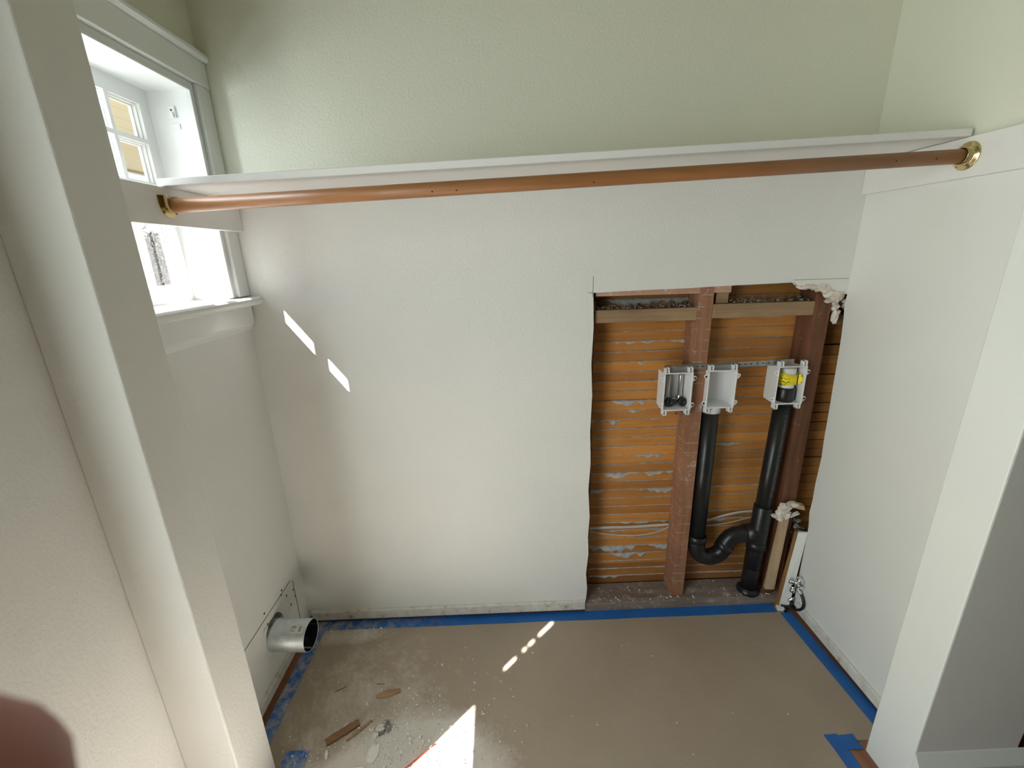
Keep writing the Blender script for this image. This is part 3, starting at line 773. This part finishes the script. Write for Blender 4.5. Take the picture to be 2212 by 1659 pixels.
# fine print down the vent pipe
bm = bmn()
for k in range(46):
    z_ = .885-k*.0078; c_ = Vector(va(z_)); hgt = R.choice((.0028, .0045, .0045, .0036))
    a0, a1 = -1.62, -1.62+R.choice((.12, .22, .22, .16))
    rr1 = .0318
    vv = [bm.verts.new((c_.x+rr1*math.cos(a), c_.y+rr1*math.sin(a), z_+dz)) for a, dz in ((a0, 0), (a1, 0), (a1, hgt*.5), (a0, hgt*.5))]; bm.faces.new(vv)
obj('pipe_print', bm, 'abs_print', dp)


# outlet boxes
def outlet_box(cx, cz, label, ears_dark):
    t_ = thing('outlet_box', label, 'outlet box', (cx, .03, cz))
    hw, hh, y0, y1, th = .0515, .072, -.010, .068, .0028
    bm = bmn()
    # open-fronted shell with draft: the back is a little smaller
    def ring(w_, h_, y_): return [bm.verts.new((cx+a*w_, y_, cz+b_*h_)) for a, b_ in ((-1, -1), (1, -1), (1, 1), (-1, 1))]
    r0 = ring(hw, hh, y0); r1 = ring(hw-.003, hh-.003, y1); r2 = ring(hw-th, hh-th, y0); r3 = ring(hw-.003-th, hh-.003-th, y1-th)
    for a, b_ in ((r0, r1), (r3, r2), (r2, r0)):
        for k in range(4): bm.faces.new((a[k], a[(k+1) % 4], b_[(k+1) % 4], b_[k]))
    bm.faces.new(r1); bm.faces.new(r3[::-1])
    for sx in (-1, 1):      # rolled rim
        box(bm, cx+sx*hw-.0022, cx+sx*hw+.0022, y0-.002, y0+.004, cz-hh-.002, cz+hh+.002)
        box(bm, cx-hw-.002, cx+hw+.002, y0-.002, y0+.004, cz+sx*hh-.0022, cz+sx*hh+.0022)
    obj('housing', bm, 'pvc_white', t_, bevel=.0012)
    for sx in (-1, 1):
        for sz in (-1, 1):
            zc = cz+sz*.052-.004*0
            bm = bmn(); pts_ = [(cx+sx*(hw+.001), zc-.017), (cx+sx*(hw+.014), zc-.006), (cx+sx*(hw+.0165), zc), (cx+sx*(hw+.014), zc+.006), (cx+sx*(hw+.001), zc+.010)]
            prism(bm, pts_, 'y', y0+.001, y0+.005)
            ear = obj('mounting_ear', bm, 'pvc_white', t_, bevel=.0008)
            big = (sx > 0) == (ears_dark > 0)
            bm = bmn(); lathe(bm, (cx+sx*(hw+.0095), y0+.0008, zc-.001), (0, -1, 0), [(0, .0042 if big else .0018), (.0005, .0042 if big else .0018), (.0006, 0)], 14); obj('ear_hole', bm, 'box_hole', ear)
            bm = bmn(); xc = cx+sx*(hw-.008)
            za, zb = (cz+hh, cz+hh+.024) if sz > 0 else (cz-hh-.021, cz-hh)
            box(bm, xc-.008, xc-.003, y0-.001, y0+.018, za, zb); box(bm, xc+.003, xc+.008, y0-.001, y0+.018, za, zb); box(bm, xc-.003, xc+.003, y0+.012, y0+.018, za, zb)
            box(bm, xc-.008, xc+.008, y0-.001, y0+.018, (zb-.004 if sz > 0 else za), (zb if sz > 0 else za+.004))
            obj('bracket_post', bm, 'pvc_white', t_, bevel=.0008)
    return t_


b1 = outlet_box(1.520, 1.003, 'white outlet box with two black valves, left of the stud', 1)
for i, xx in enumerate((1.503, 1.551)):
    bm = bmn(); lathe(bm, (xx, .044, .972), (0, 0, 1), [(0, .010), (.004, .010), (.004, .0088), (.080, .0088), (.083, .007), (.083, 0)], 20); obj('hammer_arrester', bm, 'steel_tube', b1, label='brushed steel tube')
    bm = bmn(); lathe(bm, (xx, .046, .938), (0, 0, 1), [(0, .011), (.03, .011), (.036, .009)], 16); lathe(bm, (xx, .050, .956), (0, -1, 0), [(0, .010), (.02, .009), (.022, .006), (.028, .006)], 16)
    lathe(bm, (xx+(.012 if i == 0 else -.012), .044, .958), (1 if i == 0 else -1, 0, 0), [(-.012, .007), (.006, .007), (.006, .009), (.012, .009), (.012, 0)], 12)
    vb = obj('valve', bm, 'steel_tube', b1)
    bm = bmn(); lathe(bm, (xx+.002, .026, .954), (0, -1, 0), [(-.004, .0), (-.004, .0155), (.012, .0165), (.014, .015), (.014, .007), (.009, .0062), (.009, 0)], 24); obj('valve_knob', bm, 'knob_black', vb)
bm = bmn(); lathe(bm, (1.538, .03, .9), (0, 0, 1), [(0, 0), (0, .0045), (.034, .0045)], 14); obj('brass_stub', bm, 'brass', b1)
b2 = outlet_box(1.6835, 1.007, 'empty white outlet box above the left black pipe', -1)
bm = bmn(); lathe(bm, (1.674, .036, .905), (0, 0, 1), [(.0, .0325), (0, .0362), (.034, .0362)], 28); obj('drain_collar', bm, 'pvc_white', b2)
b3 = outlet_box(1.9425, 1.013, 'white outlet box holding the yellow taped pipe end', 1)
# perforated steel strap the boxes hang on
sp = thing('steel_strap', 'grey perforated steel strap behind the white outlet boxes', 'strap', (1.7, .018, 1.09))
bm = bmn(); hexa(bm, [(1.478, .0165, 1.079), (1.96, .0165, 1.088), (1.96, .019, 1.088), (1.478, .019, 1.079)], [(1.478, .0165, 1.099), (1.96, .0165, 1.108), (1.96, .019, 1.108), (1.478, .019, 1.099)])
for xx in (1.487, 1.649):
    hexa(bm, [(xx, .006, 1.079), (xx+.068, .006, 1.080), (xx+.068, .016, 1.080), (xx, .016, 1.079)], [(xx, .006, 1.097), (xx+.068, .006, 1.098), (xx+.068, .016, 1.098), (xx, .016, 1.097)])
obj('strap_band', bm, 'strap_steel', sp)
for k in range(9):
    xx = 1.598+k*.0185*1.0 if k < 2 else 1.755+(k-2)*.022
    bm = bmn(); lathe(bm, (xx, .0166, 1.091+(xx-1.478)*.0187-.002), (0, -1, 0), [(0, .0028), (.0006, .0028), (.0007, 0)], 12); obj('punched_hole', bm, 'box_hole', sp)

# chrome stop valve with hose in the right corner
vt = thing('stop_valve', 'chrome stop valve low in the right corner with hose loop', 'valve', (2.08, -.05, .15))
bm = bmn(); lathe(bm, (2.078, -.052, .128), (0, 0, 1), [(0, 0), (0, .010), (.012, .0105), (.014, .0125), (.030, .0125), (.033, .0105), (.036, .0)], 20)
lathe(bm, (2.074, -.050, .148), (-.75, .45, .25), [(0, .006), (.012, .008), (.014, .011), (.022, .011), (.022, 0)], 6)
obj('valve_body', bm, 'chrome', vt)
bm = bmn(); lathe(bm, (2.081, -.056, .160), (.25, -.35, .9), [(0, .005), (.008, .006), (.010, .0145), (.013, .0155), (.019, .0150), (.021, .012), (.021, 0)], 10)
obj('valve_handle', bm, 'chrome', vt)
bm = bmn(); lathe(bm, (2.083, -.060, .143), (.45, -.85, -.1), [(0, .008), (.008, .008), (.008, .011), (.017, .011), (.018, .007), (.018, 0)], 6); obj('packing_nut', bm, 'chrome', vt)
bm = bmn(); lathe(bm, (2.066, -.052, .108), (0, 0, 1), [(0, 0), (0, .0105), (.016, .0105), (.016, .007), (.03, .007)], 6); obj('hex_nut', bm, 'chrome', vt)
bm = bmn(); hp = catmull([(2.079, -.056, .130), (2.084, -.064, .124), (2.0885, -.074, .114)]); tube(bm, hp, .0062, 12); obj('hose_ferrule', bm, 'chrome', vt)
bm = bmn(); tube(bm, catmull([(2.0885, -.073, .115), (2.0905, -.088, .098), (2.0905, -.096, .076), (2.090, -.090, .052), (2.088, -.072, .030), (2.080, -.050, .019), (2.068, -.040, .014), (2.056, -.046, .009), (2.048, -.056, .0072)]), .0056, 12); obj('supply_hose', bm, 'rubber_black', vt)
vt2 = thing('shutoff_fitting', 'small chrome fitting with a short black hose beside the corner board foot', 'fitting', (2.075, -.02, .05))
bm = bmn(); lathe(bm, (2.074, -.040, .054), (.8, .3, .15), [(-.008, .0), (-.008, .007), (.004, .007), (.004, .009), (.012, .009), (.012, .005), (.022, .005), (.022, 0)], 8); obj('fitting_body', bm, 'chrome', vt2)
bm = bmn(); tube(bm, catmull([(2.085, -.038, .050), (2.088, -.036, .036), (2.080, -.042, .024), (2.060, -.038, .018), (2.045, -.030, .016)]), .0045, 10); obj('short_hose', bm, 'rubber_black', vt2)
bm = bmn(); hexa(bm, [(2.022, -.045, .004), (2.05, -.052, .004), (2.056, -.030, .004), (2.028, -.022, .004)], [(2.022, -.045, .012), (2.05, -.052, .014), (2.056, -.030, .016), (2.028, -.022, .013)])
tag(obj('plaster_block', bm, 'white_tag', bevel=.001), 'small white block on the floor at the foot of the corner board', 'block')

# ================================================================== SHELF, CLEATS, ROD
TA = math.atan2(1.764-1.697, 2.05)
lc = thing('shelf_cleat', 'white board across the window carrying the left end of shelf and rod', 'cleat', (.03, -.29, 1.65))
bm = bmn(); box(bm, .0195, .038, -.571, -.001, 1.606, 1.697); obj('board', bm, 'shelf_paint', lc, bevel=.0015)
bm = bmn(); box(bm, .0005, .0193, -.571, -.52, 1.61, 1.69); obj('spacer', bm, 'shelf_paint', lc)
rc = thing('shelf_cleat', 'white board on the right wall carrying the other end of shelf and rod', 'cleat', (2.09, -.29, 1.71))
bm = bmn(); box(bm, 2.081, 2.0995, -.588, -.001, 1.667, 1.764); obj('board', bm, 'shelf_paint', rc, bevel=.0015)
M_ = Matrix.Translation((.03, 0, 1.6985)) @ Matrix.Rotation(-TA, 4, 'Y')
bm = bmn(); box(bm, -.006, 2.058, -.322, -.001, .0, .0185, 0, M_)
shf = tag(obj('closet_shelf', bm, 'shelf_paint', bevel=.002), 'long white shelf running from the window to the right wall', 'shelf')
# rod
RA = Vector((.040, -.322, 1.6525)); RB = Vector((2.079, -.328, 1.7185))
bm = bmn(); tube(bm, [RA.lerp(RB, .004), RA.lerp(RB, .35), RA.lerp(RB, .7), RA.lerp(RB, .996)], .0175, 32)
rod = tag(obj('closet_rod', bm, 'dowel_wood'), 'brown wooden closet rod hung below the white shelf', 'rod')
bm = bmn()
ax = (RB-RA).normalized()
for u, ang in ((.905, .2), (.955, .25), (.33, .4), (.36, .45), (.53, .5)):
    bm = bmn()
    c_ = RA.lerp(RB, u); d = Vector((0, -math.cos(ang), -math.sin(ang))); lathe(bm, c_+d*.0174, d, [(0, .0022), (.0003, .0022), (.0004, 0)], 8)
    obj('nail_hole', bm, 'screw_dark', rod)


def socket(c, nx, label, open_top):
    t_ = thing('rod_socket', label, 'rod socket', c)
    c = Vector(c); ax = Vector((nx, 0, 0))
    if open_top:     # half-moon plate, U cup
        bm = bmn(); pts_ = []
        for k in range(33):
            a = PI+PI*k/32; pts_.append((c.y+.032*math.cos(a), c.z+.006+.034*math.sin(a)))
        pts_ += [(c.y+.032, c.z+.020), (c.y+.028, c.z+.026), (c.y+.018, c.z+.026), (c.y+.018, c.z+.004)]
        pts_ += [(c.y+.018*math.cos(-PI*k/12), c.z+.004+.018*math.sin(-PI*k/12)) for k in range(1, 12)]
        pts_ += [(c.y-.018, c.z+.004), (c.y-.018, c.z+.026), (c.y-.028, c.z+.026), (c.y-.032, c.z+.020)]
        # fill the plate as strips between the outer and inner outline
        outer = pts_[:33]; m_ = 32
        inner = [(c.y+.018*math.cos(PI+PI*k/32), c.z+.004+.018*math.sin(PI+PI*k/32)) for k in range(33)]
        outer = [(c.y-.032, c.z+.024)]+outer+[(c.y+.032, c.z+.024)]; inner = [(c.y-.018, c.z+.024)]+inner+[(c.y+.018, c.z+.024)]
        for k in range(len(outer)-1):
            qd = [outer[k], outer[k+1], inner[k+1], inner[k]]
            hexa(bm, [(c.x, *p_) for p_ in qd], [(c.x+nx*.0022, *p_) for p_ in qd])
        obj('plate', bm, 'brass', t_)
        bm = bmn(); path = inner; ro, ri = .0215, .0185
        def arc(r0): return [(c.y-r0, c.z+.024)]+[(c.y+r0*math.cos(PI+PI*k/32), c.z+.004+r0*math.sin(PI+PI*k/32)) for k in range(33)]+[(c.y+r0, c.z+.024)]
        A, B_ = arc(ro), arc(ri)
        for k in range(len(A)-1):
            qd = [A[k], A[k+1], B_[k+1], B_[k]]; hexa(bm, [(c.x+nx*.002, *p_) for p_ in qd], [(c.x+nx*.017, *p_) for p_ in qd])
        obj('cup', bm, 'brass', t_)
    else:
        bm = bmn(); lathe(bm, c, ax, [(0, .0185), (0, .034), (.0015, .034), (.003, .032), (.004, .0235), (.006, .0215), (.018, .0208), (.0185, .0195), (.017, .0186), (.002, .0186)], 40); obj('plate_and_cup', bm, 'brass', t_, smooth=True)
    for a in ((-.6, -2.5) if open_top else (.9, -.9, 2.6)):
        rr2 = .0268; y_, z_ = c.y+rr2*math.cos(a), c.z+rr2*math.sin(a)
        bm = bmn(); lathe(bm, (c.x+nx*.0022, y_, z_), ax, [(0, .0036), (.0012, .003), (.0014, 0)], 14); obj('screw', bm, 'screw_dark', t_)


socket((.0385, -.322, 1.6525), 1, 'half-moon brass rod socket on the left cleat below the window', True)
socket((2.0805, -.328, 1.7185), -1, 'round brass rod socket on the right wall cleat', False)

# ================================================================== DUCT
dt = thing('dryer_duct', 'galvanised round duct pipe poking out of the left wall', 'duct', (.07, -.247, .196))
bm = bmn(); a0 = Vector((-.118, -.238, .196)); a1 = Vector((.137, -.253, .194)); ax = (a1-a0)
L_ = ax.length; ro, ri = .0545, .0538
lathe(bm, a0, ax, [(0, ri), (0, ro), (.125, ro), (.127, ro+.0012), (.130, ro+.0012), (.132, ro), (L_, ro), (L_, ri), (0, ri)], 56)
obj('duct_tube', bm, 'galvanised', dt, smooth=False)
bm = bmn(); lathe(bm, a0, ax, [(.02, .0), (.02, ri-.001)], 40); obj('duct_shade_disc', bm, 'cavity_shade', dt)  # dark disc added deep in the tube stands in for its unlit depth
bm = bmn(); lathe(bm, a0, ax, [(.021, ri-.0006), (L_-.001, ri-.0006)], 56); obj('duct_liner', bm, 'duct_inside_metal', dt)
u = ax.normalized(); e1 = Vector((0, 0, 1))-u*u.z; e1.normalize(); e2 = u.cross(e1)      # e1 up, e2 sideways
bm = bmn(); box(bm, -.001, .001, -.002, .002, 0, .15, 0, Matrix.Translation(a1-u*.155+e1*(-.0522)+e2*.006) @ u.to_track_quat('Z', 'Y').to_matrix().to_4x4()); obj('lock_seam', bm, 'galvanised', dt)


def on_duct(bm, s0, s1, t0, t1, off):     # a patch on the tube: along-axis s (from the open end), angle t from the top towards the room
    n_ = 8; prev = None
    for i in range(n_+1):
        a = t0+(t1-t0)*i/n_
        d = e1*math.cos(a)+sgn*e2*math.sin(a)
        pr = (bm.verts.new(a1-u*s0+d*(ro+off)), bm.verts.new(a1-u*s1+d*(ro+off)))
        if prev: bm.faces.new((prev[0], pr[0], pr[1], prev[1])).smooth = True
        prev = pr


sgn = 1.0 if e2.y < 0 else -1.0
bm = bmn(); on_duct(bm, .012, .060, .16, .66, .0004); stq = obj('sticker', bm, 'sticker', dt, label='white label sticker')
bm = bmn()
for i in range(7): on_duct(bm, .017+i*.0014, .0179+i*.0014, .24, .58, .0008)      # upright bar code near the rim
for i in range(4): on_duct(bm, .038, .054, .22+i*.040, .245+i*.040, .0008)
for i in range(4): on_duct(bm, .040, .056, .44+i*.045, .46+i*.045, .0008)
obj('sticker_print', bm, 'sticker_ink', stq)

# ================================================================== FLOOR COVERING
def sheet(name, pts, z0_, z1_, mat): bm = bmn(); prism(bm, pts, 'z', z0_, z1_); return obj(name, bm, mat)


bm = bmn()
box(bm, .045, 2.06, -.562, -.020, .0006, .0022); box(bm, .150, 1.905, -1.75, -.562, .0006, .0022)
bmesh.ops.remove_doubles(bm, verts=bm.verts[:], dist=1e-5)
tag(obj('floor_paper', bm, 'builders_paper'), 'brown protective paper covering the closet floor', 'floor paper')


def wob(pa, pb, w0, w1, n_=24, sd_=1):
    """outline of a tape strip from pa to pb, w0/w1 = offsets to either side, with a slightly wavy edge"""
    pa, pb = Vector(pa), Vector(pb); d = (pb-pa).normalized(); nn = Vector((-d.y, d.x)); L = (pb-pa).length
    A = []; B_ = []
    for i in range(n_+1):
        p_ = pa.lerp(pb, i/n_); k_ = noise.noise(Vector((i*.37, sd_*7.3, 0)))*.0022; k2 = noise.noise(Vector((i*.31, sd_*3.1, 5)))*.0022
        A.append(p_+nn*(w0+k_)); B_.append(p_+nn*(w1+k2))
    return A, B_


def tape(label, pa, pb, w0, w1, z0_, sd_):
    A, B_ = wob(pa, pb, w0, w1, 24, sd_); bm = bmn()
    for i in range(len(A)-1):
        hexa(bm, [(*A[i], z0_), (*A[i+1], z0_), (*B_[i+1], z0_), (*B_[i], z0_)], [(*A[i], z0_+.0007), (*A[i+1], z0_+.0007), (*B_[i+1], z0_+.0007), (*B_[i], z0_+.0007)])
    bmesh.ops.remove_doubles(bm, verts=bm.verts[:], dist=1e-5)
    return tag(obj('masking_tape', bm, 'blue_tape'), label, 'tape')


tape('blue tape strip along the foot of the back wall', (.045, -.024), (2.02, -.027), -.025, .025, .0024, 1)
tape('dusty blue tape strip along the left wall under the duct', (.050, -.555), (.056, -.002), -.024, .024, .0033, 2)
tape('blue tape strip along the foot of the right wall', (2.052, -.055), (2.074, -.585), -.0245, .0245, .0024, 3)
tape('short dusty blue tape piece across the left jamb foot', (.137, -.540), (.214, -.540), -.024, .024, .0024, 4)
tape('blue tape corner piece beside the foot of the right jamb', (1.896, -.80), (1.888, -.541), -.022, .022, .0024, 5)
tape('short blue tape piece across the foot of the right jamb', (1.900, -.566), (1.958, -.566), -.022, .022, .0033, 6)

# debris on the paper
def sliver(label, pa, pb, wd, th, mat, name='wood_scrap', z=.0023, tip=.3, sd_=0, cat='wood scrap'):
    pa, pb = Vector(pa), Vector(pb); d = (pb-pa).normalized(); nn = Vector((-d.y, d.x)); n_ = 10; bm = bmn(); A = []; B_ = []
    for i in range(n_+1):
        u_ = i/n_; k_ = wd*.5*(tip+(1-tip)*math.sin(PI*min(max(u_, .04), .96))**.5) if tip < 1 else wd*.5
        k_ *= 1+.15*noise.noise(Vector((i*.6, sd_, 1))); p_ = pa.lerp(pb, u_)
        A.append(p_+nn*k_); B_.append(p_-nn*k_)
    for i in range(n_):
        hexa(bm, [(*A[i], z), (*A[i+1], z), (*B_[i+1], z), (*B_[i], z)], [(*A[i], z+th), (*A[i+1], z+th), (*B_[i+1], z+th), (*B_[i], z+th)])
    bmesh.ops.remove_doubles(bm, verts=bm.verts[:], dist=1e-5)
    return tag(obj(name, bm, mat, bevel=.0008), label, cat)


sliver('thick dark brown wood scrap on the paper near the left jamb', (.258, -.500), (.345, -.440), .024, .010, 'scrap_wood_dark', tip=.85, sd_=1)
sliver('slim tan wood splinter beside the thick brown scrap', (.322, -.495), (.388, -.434), .009, .006, 'scrap_wood', tip=.5, sd_=2)
sliver('curved tan wood chip alone on the paper, farther from the jamb', (.380, -.350), (.462, -.330), .024, .006, 'scrap_wood', tip=.15, sd_=3)
sliver('thin reddish wood sliver on the paper left of the curved chip', (.222, -.325), (.258, -.305), .0035, .002, 'scrap_wood_dark', tip=.2, sd_=4)
sliver('short tan sliver behind the curved chip', (.368, -.300), (.396, -.302), .006, .003, 'scrap_wood', tip=.2, sd_=5)
sliver('thin white splinter next to the thick brown scrap', (.292, -.462), (.307, -.432), .004, .002, 'crumb', tip=.2, sd_=6)
sliver('white curved plaster flake near the left tape piece', (.277, -.548), (.268, -.520), .009, .004, 'crumb', 'plaster_flake', tip=.2, sd_=7, cat='plaster')
sliver('pale flat plaster flake in the dusty area', (.418, -.562), (.424, -.508), .034, .003, 'crumb', 'plaster_flake', tip=.3, sd_=8, cat='plaster')
sliver('large pale plaster flake at the bottom edge of the view', (.33, -.612), (.41, -.590), .05, .006, 'crumb', 'plaster_flake', tip=.4, sd_=9, cat='plaster')
bm = bmn(); tube(bm, [(.615, -.517, .0045), (.585, -.540, .0040), (.53, -.585, .0045), (.47, -.64, .004)], .0022, 8)
tag(obj('red_strip', bm, 'red_plastic'), 'thin red plastic strip in the dust by the sun patch', 'strip')
bm = bmn(); rn = random.Random(31)
for c_, r_ in (((.425, -.462, .008), .013), ((.440, -.452, .008), .012), ((.450, -.463, .006), .010), ((.415, -.482, .006), .010), ((.432, -.476, .005), .008)): rock(bm, c_, r_*1.25, (1.3, 1, .7), rn, int(c_[0] > .43), 2)
tag(obj('plaster_lump', bm, ['plaster_white', 'rubble']), 'grey and white broken plaster lump on the dusty paper', 'plaster')
bm = bmn(); rn = random.Random(32)
for k in range(900):
    if k >= 620: x, y_ = rn.gauss(.50, .13), rn.gauss(-.50, .09)
    elif k < 430: x, y_ = rn.gauss(.53, .14), rn.gauss(-.52, .085)
    elif k < 520: x, y_ = rn.uniform(.1, .9), rn.uniform(-.62, -.2)
    elif k < 560: x, y_ = rn.uniform(.1, .35), rn.gauss(-.06, .02)
    elif k < 590: x, y_ = rn.gauss(.20, .04), rn.gauss(-.53, .02)
    else: x, y_ = rn.uniform(.1, 1.8), rn.uniform(-.62, -.08)
    if not (.07 < x < 1.95) or y_ > -.035 or (y_ < -.56 and x < .17): continue
    r_ = min(.008, .0012+abs(rn.gauss(0, .0021))); rock(bm, (x, y_, .0028+r_*.35), r_, (1.3, .9, .6), rn)
tag(obj('plaster_crumbs', bm, 'crumb'), 'white plaster crumbs scattered over the brown paper', 'crumbs', kind='stuff')

# ================================================================== PHOTOGRAPHER'S HAND (only a fingertip reaches the frame)
def C(x, y, z): return CAM+_r*x+_d*y+_f*z     # right, down, forward of the camera, metres


def hand():
    verts = []; rad = []; edges = []

    def add(p_, r0, par=None):
        verts.append(C(*p_)); rad.append(r0)
        if par is not None: edges.append((par, len(verts)-1))
        return len(verts)-1
    wrist = add((-.145, .175, -.075), .026); palm = add((-.125, .135, -.045), .030, wrist); add((-.165, .23, -.11), .026, wrist)
    kn = add((-.105, .105, -.015), .017, palm)
    # index finger: reaches the corner of the lens
    i1 = add((-.088, .078, .006), .0098, kn); i2 = add((-.064, .052, .028), .0104, i1); add((-.0395, .0285, .0350), .0115, i2)
    for k, (bx, by, bz) in enumerate(((-.125, .095, -.022), (-.142, .098, -.032), (-.158, .108, -.042))):
        b0 = add((bx, by, bz), .014-.001*k, palm)
        p1 = add((bx+.012, by-.034, bz+.016), .0092-.0006*k, b0); p2 = add((bx+.024, by-.050, bz+.036), .0084-.0006*k, p1); add((bx+.040, by-.048, bz+.050), .0074-.0006*k, p2)
    t0 = add((-.100, .150, -.022), .014, palm); t1 = add((-.078, .142, .002), .0108, t0); t2 = add((-.062, .126, .018), .0096, t1); add((-.052, .108, .026), .0082, t2)
    me = bpy.data.meshes.new('person'); me.from_pydata(verts, edges, []); o = bpy.data.objects.new('person', me); COL.objects.link(o)
    sk = o.modifiers.new('skin', 'SKIN'); sk.use_smooth_shade = True
    for i, v_ in enumerate(me.skin_vertices[0].data): v_.radius = (rad[i], rad[i]); v_.use_root = (i == 0)
    sb = o.modifiers.new('sub', 'SUBSURF'); sb.levels = 2; sb.render_levels = 2
    me.materials.append(MATS['skin'])
    return tag(o, 'blurred reddish fingertip of a hand at the lower left corner of the view', 'person')


hand()
